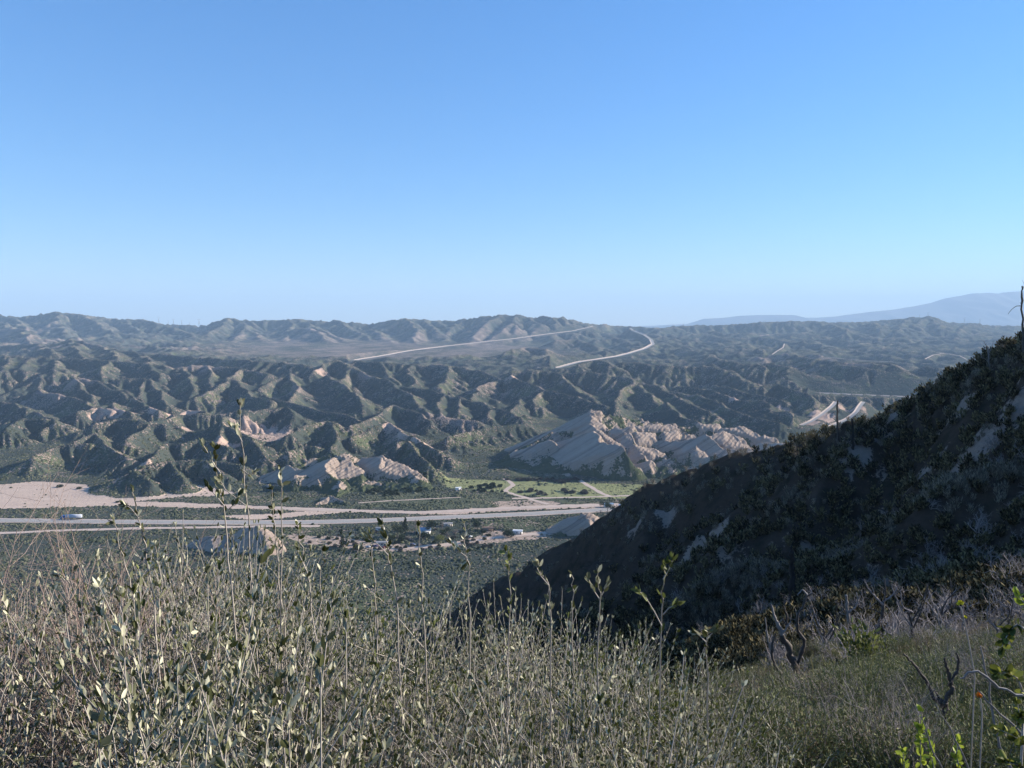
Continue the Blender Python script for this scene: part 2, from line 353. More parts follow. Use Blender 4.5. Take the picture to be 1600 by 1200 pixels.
# roads and wash lines that the far ground is graded to
# (name, width m, [(px, py, d) ...])
def V(px, py, dz=0): return (px, py, (ZV+dz)/Wy(py))
GRADE = {
 'fan_freeway': (20, [(556,563,3650),(600,556,3900),(640,548.5,4150),(700,541,4500),(760,534,4750),(800,530,4900),(850,523,5150),(895,517.5,5350),(928,510,5500)], 0),
 'pass_freeway': (21, [(872,575,3000),(905,566,3150),(933,562,3250),(965,557,3400),(985,552,3550),(1008,545,3800),(1021,538,4150),(1018,531,4450),(1008,524,4800),(990,517,5200),(985,513,5450)], 0),
 'bench_road': (14, [(1275,614.5,2050),(1330,617,2030),(1400,620,2010),(1470,623,1990),(1560,628,1960)], 0),
 'cut_road': (9, [(1253,665,1420),(1268,659,1440),(1285,648,1490),(1300,636,1560),(1307,628,1610)], 0),
 'hill_track': (9, [(1207,554,3500),(1214,549,3620),(1224,543,3800),(1226,537,3980)], 0),
 'bench_track': (8, [(1288,558,3250),(1320,561,3150),(1360,564,3080),(1400,566,3030)], 0),
 'loop_track': (8, [(1446,561,3200),(1458,555,3380),(1476,552,3480),(1500,556,3400),(1511,562,3250)], 0),
 'rail_cut': (9, [(1298,667,1420),(1325,655,1470),(1338,645,1500),(1345,634,1560),(1350,628,1600)], 0),
}
def far_field(nu, ns):
    u, s = axes(nu, ns); U, S = np.meshgrid(u, s); Y = np.exp(S); X = U*Y
    # coarse base then tents
    cu, cs = axes(120, 130); CU, CS = np.meshgrid(cu, cs)
    B = upsample(zones_base(CU, CS), (ns, nu))
    B = np.where(Y < 900, ZV, B*smooth(900, 1000, Y)+ZV*(1-smooth(900, 1000, Y)))
    T = np.full(B.shape, -1e6)
    wx = X+ (fbm(X/160, Y/160, 3, 5)*22+fbm(X/60, Y/60, 2, 6)*7)*np.clip(Y/2200, .35, 2.5); wy = Y+fbm(X/200+9, Y/200, 3, 8)*30*np.clip(Y/2200, .35, 2.5)
    for zone, k, pts in RID:
        pw = [ZP(zone, *redist(zone, p)) for p in pts]; k = k*1.08 if zone else (.95 if pts[0][0] < 900 else .5)
        for a, b in zip(pw[:-1], pw[1:]): seg_tent(T, wx, wy, a, b, k)
    # restless small hills behind the first ridge on the right and left
    wild = smooth(1300, 1900, Y)*(1-smooth(5200, 6200, Y))
    fan = smooth(3000, 3400, Y)*(1-smooth(5000, 5600, Y))*smooth(-.45, -.3, U)*(1-smooth(.02, .12, U))
    wild = wild*(1-fan*.93)
    hills = smooth(1900, 2900, Y)*(fbm(X/330+3, Y/330, 4, 11, ridged=True)*.65-.1)*72*wild*(.5+.5*np.clip(Y/3000, 0, 1.6)) + fbm(X/700, Y/700, 3, 15)*12*wild
    B2 = B+hills-6*wild
    # soft max of tents and base
    kk = 7.0*np.clip(Y/2000, .35, 2)
    Z = np.maximum(T, B2)+kk*np.exp(-np.abs(T-B2)/kk)*.5
    rough = np.maximum(smooth(930, 1050, Y), smooth(1, 6, T-B))
    det = np.clip((T-B)/14+.5, 0, 1)*rough*np.clip(Y/1800, .4, 2.2)*(1-fan)
    Z = Z+det*(fbm(X/(75*np.clip(Y/1800,.6,2)), Y/150, 4, 27, ridged=True)-.1)*4.5
    Z = Z+rough*(fbm(X/45, Y/45, 4, 21)*5.0+fbm(X/140, Y/140, 3, 23)*4)*np.clip(Y/1800, .4, 1.7)*(1-fan*.85)*np.clip((Z-B)/12+.35, 0, 1)
    mask = np.clip((T-B)/10+.6, .25, 1)*smooth(790, 850, Y)*(1-fan*.9)
    return u, s, U, S, X, Y, Z, B, mask, fan
def build_far():
    u, s, U, S, X, Y, Z, B, mask, fan = far_field(NU//2, NS//2); Z0h = Z.copy()
    Z = erode(Z, u, s, .14, 9, mask, .012)
    u, s, U, S, X, Y, Z1, B, mask, fan = far_field(NU, NS)
    Z = Z1+upsample(Z-Z0h, (NS, NU))
    Z = erode(Z, u, s, .12, 5, mask, .010)
    # grade roads
    paved = np.zeros_like(Z)
    for nm, (w, pts, _) in GRADE.items():
        pw = np.array([P(*p) for p in pts])
        best = np.full(Z.shape, 1e9); zz = np.zeros_like(Z)
        for a, b in zip(pw[:-1], pw[1:]):
            dx, dy = b[0]-a[0], b[1]-a[1]; t = np.clip(((X-a[0])*dx+(Y-a[1])*dy)/(dx*dx+dy*dy), 0, 1)
            d = np.hypot(X-a[0]-t*dx, Y-a[1]-t*dy); m = d < best
            best[m] = d[m]; zz[m] = (a[2]+t*(b[2]-a[2]))[m]
        # ground falls away on the near side so that the grade can be seen
        out = np.maximum(best-w*.9, 0)
        hi = zz+out*.6; lo = zz-out*.9-1
        Zc = np.clip(Z, lo, hi)
        near = best < w*.9
        Z = np.where(near, zz-.6, np.where(best < w*14, Zc, Z))
        paved = np.maximum(paved, 1-smooth(w*.9, w*2.2, best))
    # the ground in front of each road lies low enough for the road to look out over it
    for nm, (w, pts, _) in GRADE.items():
        pw = np.array([P(*p) for p in pts]); n = 160; t = np.linspace(0, len(pw)-1, n)
        q = np.stack([np.interp(t, np.arange(len(pw)), pw[:, k]) for k in range(3)], 1)
        uq = q[:, 0]/q[:, 1]; ha = 2.2*(U0-U1)/NU
        for qx, qy, qz in q:
            j = (qx/qy-U0)/(U1-U0)*(NU-1); j0, j1 = max(int(j)-4, 0), min(int(j)+6, NU)
            i0 = int((math.log(qy*.72)-S0)/(S1-S0)*(NS-1)); i1 = int((math.log(qy-w*1.2)-S0)/(S1-S0)*(NS-1))
            if i1 <= i0: continue
            sl = (slice(i0, i1), slice(j0, j1)); Z[sl] = np.minimum(Z[sl], qz*Y[sl]/qy-2.5)
    return u, s, X, Y, Z, B, mask, fan, paved
u_ax, s_ax, FX, FY, FZ, FB, FM, FFAN, FPAV = build_far()
# sight lines to the graded roads: lower whatever bump stands just in front
def far_z(x, y):
    x = np.asarray(x, float); y = np.asarray(y, float)
    uu = np.clip((x/y-U0)/(U1-U0)*(NU-1), 0, NU-1.001); ss = np.clip((np.log(y)-S0)/(S1-S0)*(NS-1), 0, NS-1.001)
    i, j = ss.astype(int), uu.astype(int); fi, fj = ss-i, uu-j
    return FZ[i, j]*(1-fi)*(1-fj)+FZ[i, j+1]*(1-fi)*fj+FZ[i+1, j]*fi*(1-fj)+FZ[i+1, j+1]*fi*fj
# ================= materials of the ground =================
def pip(X, Y, poly):
    c = np.zeros(X.shape, bool); n = len(poly)
    for i in range(n):
        x1, y1 = poly[i]; x2, y2 = poly[(i+1) % n]
        m = ((y1 > Y) != (y2 > Y)) & (X < (x2-x1)*(Y-y1)/((y2-y1) if y2 != y1 else 1e-9)+x1)
        c ^= m
    return c
def zone(polys, z=ZV, wob=5.0, seed=1):
    out = np.zeros(FX.shape); n = int((FY[:, 0] < 1100).sum()); X, Y = FX[:n], FY[:n]
    wx = X+fbm(X/25, Y/25, 3, seed)*wob*1.5; wy = Y+fbm(X/30+5, Y/14, 3, seed+3)*wob
    for p in polys:
        w = [on_z(px, py, z)[:2] for px, py in p]
        out[:n] = np.maximum(out[:n], pip(wx, wy, w))
    return out
def blob(lst, seed=1):
    out = np.zeros(FX.shape)
    n = fbm(FX/30, FY/60, 3, seed)
    for px, py, d, r, ry in lst:
        q = P(px, py, d)
        out = np.maximum(out, smooth(.0, .45, 1-np.hypot((FX-q[0])/r, (FY-q[1])/ry)+n*.5))
    return out
a_sand = zone([[(-80,756),(0,757),(60,752),(137,757),(140,770),(180,779),(212,779),(228,772),(262,762),(300,757),(335,763),(372,771),(330,775),(280,777),(215,783),(330,787),(420,791),(560,796),(700,800),(700,804),(560,801),(430,797),(330,794),(240,792),(190,790),(100,793),(0,795),(-80,796)],
 [(350,806),(420,803),(470,799),(560,796),(560,800),(470,806),(430,811),(380,812)], [(700,797),(800,791),(930,787),(990,786),(990,791),(900,794),(800,798),(700,804)]], wob=3)
a_sand = a_sand*(FZ < ZV+1.2)
a_mead = zone([[(655,746),(760,750),(870,753),(960,756),(1060,760),(1040,778),(960,779),(880,779),(800,774),(770,768),(700,762)], [(575,773),(660,768),(780,774),(900,782),(960,786),(760,794),(640,797),(560,790)]], wob=4)
a_mead *= .35+.65*zone([[(690,746),(870,751),(1060,758),(1040,780),(900,779),(800,774),(700,764)]], wob=4)
a_yard = zone([[(520,853),(600,848),(640,853),(700,850),(740,838),(770,828),(800,833),(900,824),(860,840),(800,845),(720,852),(650,861),(560,862)], [(768,785),(830,780),(880,786),(850,795),(790,796)], [(440,835),(520,838),(600,846),(560,856),(470,850)]], wob=5, seed=9)
a_pale = blob([(82,525,4300,160,500),(60,505,5200,120,300),(20,520,4600,140,300),(260,535,3950,250,140),(330,543,3900,380,120),(420,548,3800,300,160),(170,540,3400,130,200),(75,543,3300,90,100),
 (110,590,1930,50,60),(130,610,1800,50,50),(310,588,2150,90,120),(330,595,2080,60,100),(60,630,1600,80,80),(655,555,3950,200,150),(720,548,4150,200,150),(680,560,3700,200,100),(520,550,3800,500,300),(1200,560,3000,90,160),(1215,575,2600,60,120),(1400,575,2600,60,120),(1335,607,2250,50,60),(1415,600,2350,60,60),
 (570,600,1950,40,50),(460,625,1750,50,60),(690,655,1350,60,60),(720,665,1300,70,60),(640,672,1160,50,50),(760,620,1800,60,80),(700,590,2250,80,120),(860,560,3700,120,200),(1270,560,3200,100,150)], 31)
a_pink = blob([(400,655,1260,55,40),(425,660,1240,60,45),(450,668,1220,50,40),(390,675,1200,50,40),(300,643,1350,28,25),(615,670,1180,22,25),(640,685,1110,26,25),(665,697,1060,30,25),(625,662,1220,20,20),(290,660,1260,12,15),(350,700,1050,30,25),(215,745,890,32,25),(250,655,1400,40,30),
 (180,655,1380,50,40),(1283,645,1480,36,45),(1330,640,1560,26,40),(1275,660,1430,22,30),(500,595,2050,30,30),(820,625,1900,50,50),(1220,640,1560,20,20),(1150,645,1600,30,30),(1180,500,5600,150,100),(1195,575,2650,90,50)], 35)
a_pale = np.maximum(a_pale, FFAN*np.clip(.75+fbm(FX/260, FY/500, 3, 37)*1.2, 0, 1)*1.3)
# convexity: ridges are barer than gullies
def blur(A, n):
    for _ in range(n):
        Ap = np.pad(A, 1, mode='edge')
        A = (Ap[:-2, 1:-1]+Ap[2:, 1:-1]+Ap[1:-1, :-2]+Ap[1:-1, 2:]+A*2)/6
    return A
a_conv = np.clip((FZ-blur(FZ, 14))/(2.2*np.clip(FY/1500, .5, 3)), -1, 1)

def ground_material():
    t = NT('chaparral_ground'); p = t.pos()
    sand, mead, yard, pale, pink, conv = [t.attr(k) for k in ('sand', 'meadow', 'yard', 'pale', 'pink', 'conv')]
    n1 = t.noise(p, .012, 5, .6); n2 = t.noise(p, .05, 4, .65); n3 = t.noise(p, .35, 3, .6)
    soil = t.mix(n1, (.20,.155,.13), (.33,.255,.215))
    soil = t.mix(t.ramp(pink, .05, .6), soil, t.mix(n2, (.40,.28,.215), (.52,.38,.30)))
    soil = t.mix(t.ramp(n3, .35, .7, 0, .5), soil, (.20,.15,.12))
    green = t.mix(n2, (.036,.046,.040), (.070,.080,.064))
    green = t.mix(t.ramp(n1, .5, .62), green, (.085,.10,.055))
    # shrub cover: blobs a few metres wide; bare ground shows between them
    vd = t.vor(p, .38); vd2 = t.vor(p, .085)
    cov = t.math('ADD', .76, t.math('MULTIPLY', t.math('SUBTRACT', n1, .5), -.75))
    cov = t.math('ADD', cov, t.math('MULTIPLY', conv, -.12))
    cov = t.math('SUBTRACT', cov, t.math('ADD', t.math('MULTIPLY', pale, .22), t.math('MULTIPLY', pink, .48)))
    cov = t.math('ADD', cov, t.math('MULTIPLY', t.math('SUBTRACT', n2, .5), .7))
    q = t.math('ADD', t.math('MULTIPLY', vd, .75), t.math('MULTIPLY', n3, .35))
    m = t.ramp(t.math('SUBTRACT', cov, q), -.12, .14)
    c = t.mix(m, soil, green)
    streak = t.noise(t.scale(p, (.02, .11, .1)), 1.0, 4, .7)
    mead_c = t.mix(t.noise(t.scale(p, (.012, .06, .1)), 1.0, 4, .6), (.16,.185,.075), (.30,.29,.155))
    c = t.mix(t.math('MULTIPLY', t.ramp(mead, .1, .9), t.ramp(vd2, .1, .35, .55, 1)), c, mead_c)
    c = t.mix(t.math('MULTIPLY', t.ramp(yard, .2, .8), t.ramp(n3, .3, .6, .25, 1)), c, t.mix(n2, (.36,.26,.20), (.46,.36,.29)))
    sandc = t.mix(streak, (.38,.28,.22), (.60,.47,.37))
    c = t.mix(t.math('MULTIPLY', t.ramp(sand, .3, .7), t.ramp(streak, .22, .36, .25, 1)), c, sandc)
    t.col(c); t.b.inputs['Roughness'].default_value = 1; t.b.inputs['Specular IOR Level'].default_value = 0
    h = t.math('MULTIPLY', m, t.math('SUBTRACT', 1.0, t.math('MAXIMUM', sand, yard)))
    h = t.math('ADD', h, t.math('MULTIPLY', n3, .5))
    h = t.math('ADD', h, t.math('MULTIPLY', t.noise(p, .055, 5, .62), t.ramp(t.n_dist(p), 900, 1300, 0, 4.5)))
    t.bump(h, 1.6, .8)
    return t.m
M_ground = ground_material()
far = link('ground', gridmesh('ground', FX, FY, FZ, {'sand': a_sand.ravel(), 'meadow': a_mead.ravel(), 'yard': a_yard.ravel(), 'pale': a_pale.ravel(), 'pink': a_pink.ravel(), 'conv': a_conv.ravel()}), M_ground)
tag(far, 'scrub covered valley floor and eroded foothills', kind='structure')

# distant blue mountains
def far_mountains():
    pts = [(900,512),(1000,510),(1075,506),(1100,498),(1120,497),(1140,495),(1160,493),(1185,492),(1240,492),(1258,496.5),(1280,496),(1310,494),(1330,491),(1360,487),(1400,483),(1430,478),(1460,472),(1480,465),(1500,462),(1520,458),(1535,457.5),(1545,457),(1560,458.5),(1572,456),(1590,455),(1600,454),(1660,450),(1760,462),(1900,470)]
    D = 21000.
    w = np.array([P(a, b, D) for a, b in pts])
    x = np.linspace(w[0,0], w[-1,0], 420); zc = np.interp(x, w[:,0], w[:,2])+fbm(x/500, x*0, 4, 3)*10
    t = np.linspace(-1, 1, 60); Xg, Tg = np.meshgrid(x, t)
    Yg = D+Tg*3400; fall = np.abs(Tg)
    n = fbm(Xg/900+Tg*.6, Yg/1500, 5, 77, ridged=True)
    Zg = -520+(zc[None]+520)*(1-fall**1.15)+n*150*fall*(1-fall)*2.5
    m = NT('far_mountain_slopes'); pp = m.pos()
    m.col(m.mix(m.noise(pp, .0012, 5, .6), (.05,.052,.05), (.11,.10,.09)))
    o = link('far_mountains', gridmesh('far_mountains', Xg, Yg, Zg), m.m)
    tag(o, 'pale blue mountain range on the right horizon', kind='structure')
far_mountains()
# broad plain under and beyond everything, out to the horizon
def plain():
    x = np.linspace(-30000, 30000, 41); y = np.concatenate((np.linspace(-3000, 9000, 25), np.linspace(10000, 30000, 12)))
    X, Y = np.meshgrid(x, y); Z = -240-60*smooth(5000, 12000, Y)+0*X
    Z = np.where((np.abs(X) > np.maximum(Y, 0)*1.3) & (Y < 9000), -215, Z)
    m = NT('plain_scrub'); pp = m.pos(); m.col(m.mix(m.noise(pp, .002, 6, .65), (.06,.068,.045), (.22,.17,.13)))
    tag(link('plain', gridmesh('plain', X, Y, Z), m.m), 'dry plain beyond the hills', kind='structure')
plain()
# ================= sandstone outcrops =================
def rock_material():
    t = NT('layered_sandstone'); p = t.pos(); veg = t.attr('veg')
    # bedding: thin layers dipping to the left
    dip = t.n('ShaderNodeVectorMath', operation='DOT_PRODUCT'); t.l(p, dip.inputs[0]); dip.inputs[1].default_value = (-.50, .06, .86)
    cmb = t.n('ShaderNodeCombineXYZ'); t.l(dip.outputs['Value'], cmb.inputs[2])
    warp = t.noise(p, .03, 3, .5)
    w = t.math('ADD', dip.outputs['Value'], t.math('MULTIPLY', warp, 3.0)); t.l(w, cmb.inputs[2])
    lay = t.noise(cmb.outputs[0], .30, 4, .75); lay2 = t.noise(cmb.outputs[0], .10, 2, .6)
    n1 = t.noise(p, .08, 5, .65); n3 = t.noise(p, .5, 4, .65)
    c = t.mix(n1, (.24,.185,.148), (.41,.32,.25))
    c = t.mix(t.ramp(lay, .50, .60, 0, .8), c, (.13,.10,.085))
    c = t.mix(t.ramp(lay2, .45, .6, 0, .4), c, (.42,.33,.26))
    c = t.mix(t.ramp(n3, .55, .75, 0, .5), c, (.17,.125,.105))
    vd = t.vor(p, .42)
    vm = t.ramp(t.math('SUBTRACT', veg, t.math('ADD', t.math('MULTIPLY', vd, .6), t.math('MULTIPLY', n1, .35))), -.06, .08)
    c = t.mix(vm, c, t.mix(n3, (.042,.055,.03), (.08,.09,.05)))
    t.col(c); t.b.inputs['Roughness'].default_value = 1; t.b.inputs['Specular IOR Level'].default_value = 0
    t.bump(t.math('ADD', t.math('MULTIPLY', vm, 1.2), t.math('ADD', t.math('MULTIPLY', lay, 1.0), n3)), 1.0, .7)
    return t.m
M_rock = rock_material()
SOFF = {'A': (780, 620, 6.667), 'B': (1000, 620, 6.4), 'C': (390, 690, 5.714), 'F': (260, 600, 4.), 'G': (820, 780, 8.89)}
SL2 = [
 ('A', .52, .26, [(480,540),(600,470),(800,400),(990,345),(1100,420),(1310,520),(1200,585),(1000,610),(850,650),(690,668),(590,640),(540,600)], (690,668,940)),
 ('A', .50, .20, [(740,240),(950,135),(985,155),(900,210),(640,320),(420,405),(250,455),(560,330)], (950,140,1085)),
 ('A', .50, .20, [(930,195),(985,178),(990,225),(850,295),(620,375),(300,478),(120,545),(20,575),(60,530),(300,440),(600,345)], (950,200,1062)),
 ('A', .50, .22, [(780,362),(960,262),(1010,320),(940,345),(800,378)], (950,290,1036)),
 ('A', .50, .20, [(100,592),(340,500),(520,440),(560,445),(380,545),(340,582),(200,588)], (340,545,985)),
 ('A', .50, .26, [(1195,600),(1345,590),(1375,500),(1400,470),(1450,530),(1500,600),(1330,680),(1250,700),(1150,680)], (1300,680,932)),
 ('A', .45, .3, [(1230,430),(1360,360),(1385,460),(1300,480)], (1300,440,985)),
 ('A', .3, .3, [(1140,350),(1200,300),(1290,330),(1330,300),(1400,290),(1380,330),(1280,380),(1170,370)], (1270,340,1012)),
 ('A', -.25, .55, [(950,262),(1010,250),(1110,290),(1125,350),(1010,320),(965,290)], (1010,320,1036)),
 ('A', -.35, .5, [(990,340),(1060,350),(1180,430),(1300,505),(1310,522),(1200,490),(1100,425)], (1150,430,985)),
 ('A', -.2, .5, [(945,135),(1060,140),(1050,165),(975,160)], (1000,150,1085)),
 ('A', -.2, .5, [(975,180),(1060,190),(1050,215),(990,215)], (1000,205,1065)),
 ('A', .45, .25, [(1330,720),(1590,650),(1560,700),(1400,760)], (1450,740,905)),
 ('A', .2, .5, [(660,790),(740,780),(765,850),(700,840)], (720,840,905)),
 ('B', .45, .26, [(130,480),(180,440),(400,430),(570,400),(660,370),(760,420),(840,490),(700,525),(560,520),(440,545),(350,490)], (500,520,948)),
 ('B', -.15, .45, [(680,390),(830,340),(1020,390),(1140,530),(860,500),(840,480),(760,420)], (1000,480,972)),
 ('B', .40, .3, [(1120,510),(1200,450),(1450,450),(1540,495),(1440,520),(1150,525)], (1300,500,965)),
 ('B', .30, .3, [(680,565),(860,505),(1130,540),(1000,590),(700,600)], (900,570,926)),
 ('B', -.15, .5, [(-80,285),(0,285),(300,268),(380,298),(230,320),(0,318),(-80,310)], (150,300,1040)),
 ('B', -.3, .5, [(-50,340),(150,350),(170,440),(-20,440)], (80,400,1000)),
 ('B', -.2, .5, [(230,340),(380,330),(400,420),(250,420)], (320,400,1004)),
 ('B', -.3, .5, [(-60,480),(0,480),(100,500),(250,565),(100,575),(0,530)], (100,550,940)),
 ('B', -.1, .4, [(570,260),(790,265),(800,310),(620,300)], (700,290,1060)),
 ('B', -.1, .4, [(810,300),(1030,290),(1230,390),(1230,430),(1100,380),(930,340)], (1100,370,1030)),
 ('B', -.1, .4, [(1240,360),(1370,420),(1300,430),(1230,400)], (1300,410,1018)),
 ('B', -.1, .5, [(520,520),(640,540),(690,610),(560,600)], (620,600,922)),
 ('B', -.1, .45, [(430,380),(520,360),(570,400),(450,410)], (500,395,1000)),
]
SL1 = [
 ('C', .44, .22, [(0,362),(130,290),(330,210),(460,190),(560,140),(680,105),(705,120),(520,212),(400,295),(200,372),(60,370)], (100,352,866)),
 ('C', .44, .22, [(200,388),(400,290),(600,180),(760,130),(835,140),(700,222),(560,284),(420,325),(330,385)], (300,380,850)),
 ('C', -.2, .5, [(750,250),(800,200),(850,130),(930,150),(990,220),(1020,270),(960,310),(800,335),(770,290)], (850,310,850)),
 ('C', .42, .3, [(970,170),(1000,140),(1170,120),(1200,160),(1210,200),(1100,240),(1040,235)], (1100,230,872)),
 ('C', -.1, .35, [(1170,118),(1330,180),(1540,290),(1300,292),(1150,262),(1205,220),(1210,170)], (1300,280,862)),
 ('C', .3, .3, [(560,310),(640,290),(610,330),(540,345)], (600,320,838)),
]
SLF = [
 ('F', .35, .75, [(40,1110),(150,980),(240,945),(350,935),(360,1080),(200,1105)], (200,1095,600)),
 ('F', .4, .8, [(390,960),(470,890),(560,885),(610,940),(600,1080),(420,1080)], (480,1070,598)),
 ('F', -.7, .6, [(565,878),(620,900),(700,960),(758,1050),(640,1065),(610,960)], (650,1055,594)),
]
SLG = [
 ('G', .42, .45, [(250,520),(300,400),(480,290),(600,230),(800,190),(920,260),(900,330),(700,400),(560,420),(500,380),(380,470)], (380,470,655)),
 ('G', -.35, .4, [(790,185),(900,170),(1090,260),(1000,310),(920,262)], (1000,300,655)),
]
DIP = .52
def outcrop(label, fins, bed=5.0, seed=0, step=.7, veg=.3, pad=25, dipk=DIP, base=None, rightk=1.5, leftk=.5, slabs=(), amp=1.0, sink=0.0):
    """fins: (k_left, k_right, [(px,py,d)...]) crest lines written back to front"""
    W = [(kl, kr, [P(*p) for p in pts]) for kl, kr, pts in fins]
    allp = np.array([q for _, _, l in W for q in l])
    x = np.arange(allp[:,0].min()-pad*1.6, allp[:,0].max()+pad, step); y = np.arange(allp[:,1].min()-pad, allp[:,1].max()+pad, step*1.15)
    X, Y = np.meshgrid(x, y)
    wx = X+fbm(X/22, Y/22, 3, seed+1)*4*amp; wy = Y+fbm(X/22+7, Y/22, 3, seed+2)*4*amp
    E = np.full(X.shape, -1e5)
    for kl, kr, l in W:
        for a, b in zip(l[:-1], l[1:]):
            dx, dy = b[0]-a[0], b[1]-a[1]; L = math.hypot(dx, dy)+1e-6
            tt = np.clip(((wx-a[0])*dx+(wy-a[1])*dy)/L**2, 0, 1)
            ex, ey = wx-a[0]-tt*dx, wy-a[1]-tt*dy; d = np.hypot(ex, ey)+1e-6
            side = ex/d            # towards +x is the steep lit side
            front = -ey/d
            k = np.where(side < 0, kl+(kr-kl)*.12*(1+side), kl+(kr-kl)*np.clip(side*1.15, 0, 1))
            k = np.maximum(k, kl*.9+.25*np.clip(front, 0, 1))
            E = np.maximum(E, a[2]+tt*(b[2]-a[2])-k*d)
    E = E-sink
    G = far_z(X, Y)
    G = np.where(np.isfinite(G), G, ZV)
    # bedding planes and scarps
    w = E-dipk*X+.05*Y+fbm(X/60, Y/60, 2, seed+4)*3.0
    w = w+gnoise(w/(bed*2.3), w*0+.5, seed+21)*bed*1.1
    q = w/bed; fq = q-np.floor(q)
    wq = (np.floor(q)+smooth(.55, .9, fq)*.8+fq*.2)*bed
    q2 = w/(bed*.37); f2 = q2-np.floor(q2); wq2 = (np.floor(q2)+smooth(.35, .8, f2))*bed*.37
    msk = smooth(-.25, .35, fbm(X/45, Y/45, 3, seed+31)); msk2 = smooth(-.1, .4, fbm(X/25, Y/25, 3, seed+33))
    Z = E+(wq-w)*(.25+.65*msk)+(wq2-w)*.3*msk2
    eg = smooth(-.15, .35, np.gradient(E, x, axis=1)); crag = 1.25-.95*eg
    Z = Z+crag*(fbm(X/8, Y/8, 4, seed+5)*1.7*amp+(fbm(X/20, Y/20, 3, seed+6, ridged=True)-.2)*2.4*amp)-.5
    rockm = np.zeros(X.shape)
    if slabs:
        jx = X+fbm(X/7, Y/7, 3, seed+51)*2.2*amp; jy = Y+fbm(X/7+3, Y/7, 3, seed+52)*2.2*amp
        f26 = fbm(X/26, Y/26, 3, seed+53); f6 = fbm(X/6, Y/6, 4, seed+54); fr = fbm(X/17, (Y+X*.3)/34, 2, seed+55, ridged=True)-.3
    for kz, gxx, gyy, poly, (ax, ay, ad) in slabs:
        ox, oy, sc_ = SOFF[kz]; A0 = P(ox+ax/sc_, oy+ay/sc_, ad); c0 = A0[2]-gxx*A0[0]-gyy*A0[1]; pl = []
        for (qx, qy) in poly:
            r_ = P(ox+qx/sc_, oy+qy/sc_, 1.0); dd = c0/(r_[2]-gxx*r_[0]-gyy); dd = min(max(dd, ad*.8), ad*1.25); pl.append((r_[0]*dd, dd))
        ins = pip(jx, jy, pl); dist = np.full(X.shape, 1e9)
        for (x1, y1), (x2, y2) in zip(pl, pl[1:]+pl[:1]):
            dx, dy = x2-x1, y2-y1; tt = np.clip(((jx-x1)*dx+(jy-y1)*dy)/(dx*dx+dy*dy+1e-9), 0, 1)
            dist = np.minimum(dist, np.hypot(jx-x1-tt*dx, jy-y1-tt*dy))
        pz = c0+gxx*X+gyy*Y
        lit = gxx < .1
        pz = pz+f26*(2.4 if lit else 1.3)*amp+f6*(.45 if lit else .30)*amp
        if lit: pz = pz+fr*1.5*amp
        wv = (pz-DIP*X*.8)/3.1; pz = pz+(smooth(.5, .9, wv-np.floor(wv))-.5)*(.6 if lit else .45)*amp
        edge = np.where(ins, -dist, dist)
        rnd = 1.2*np.exp(-dist/2.0)
        Z = np.where(ins, pz-rnd, np.where(dist < 14, np.minimum(Z, pz+dist*.7-.8), Z))
        Z = np.maximum(Z, np.where(ins, -1e6, pz-rnd-dist*1.9))
        rockm = np.maximum(rockm, smooth(3.0, .2, edge))
    gy, gx = np.gradient(Z, y, x)
    slope = np.hypot(gx, gy)
    vg = veg+fbm(X/18, Y/18, 4, seed+8)*.9+np.clip(.5-slope, -.35, .5)*.5+smooth(7, 0, Z-G)*.65
    vg = np.clip(vg-rockm*1.2+rockm*np.clip(fbm(X/16, Y/16, 4, seed+60)-.28, 0, 1)*2.5, 0, 1)
    keep = (Z > G-2.5)
    r, c_ = X.shape; i = np.arange(r*c_).reshape(r, c_)
    k4 = keep[:-1,:-1] | keep[1:,:-1] | keep[:-1,1:] | keep[1:,1:]
    f = np.stack((i[:-1,:-1], i[:-1,1:], i[1:,1:], i[1:,:-1]), -1)[k4]
    used = np.unique(f); mp = np.zeros(r*c_, int); mp[used] = np.arange(len(used))
    Vv = np.stack((X, Y, np.maximum(Z, G-3)), -1).reshape(-1, 3)[used]
    me = mesh('sandstone_outcrop', Vv, mp[f], True, {'veg': vg.ravel()[used]})
    o = link('sandstone_outcrop', me, M_rock)
    return tag(o, label, 'rock outcrop')
outcrop('largest pink layered sandstone ridge with tilted slabs above the green meadow', [
  (.56, .7, [(780,712,1000),(850,676,1040),(923,640,1085),(1000,651,1110),(1090,663,1110),(1150,667,1090),(1195,680,1040),(1213,687,1010)]),
  (.50, 1.6, [(921,656,1062),(948,664,1040),(958,676,1015)]),
  (.62, 1.9, [(923,668,1040),(950,684,990),(977,699,952)]),
  (.50, 1.5, [(985,667,1050),(990,688,990),(1010,701,955),(1036,709,932),(1056,710,926)]),
  (.5, 1.2, [(1050,668,1050),(1075,680,1010),(1085,690,985)]),
  (.50, 1.6, [(1128,671,1065),(1158,684,1005),(1179,704,950)]),
  (.5, 1.3, [(1150,667,1088),(1195,680,1035),(1213,688,1000)]),
  (.5, 1.4, [(1203,690,1000),(1228,689,995),(1243,699,960)]),
  (.5, 1.4, [(1083,699,965),(1098,706,938),(1110,714,918)]),
  (.45, 1.0, [(955,709,940),(962,716,925)]),
  (.36, .6, [(835,700,985),(880,712,950),(935,718,935),(1000,722,925)]),
  (.36, .6, [(1000,722,925),(1060,722,920),(1120,722,910),(1200,712,925)]),
  (.45, .9, [(990,727,915),(1035,722,912),(1050,728,905)]),
 ], bed=6.5, seed=40, veg=.62, step=.7, slabs=SL2, sink=4.5)
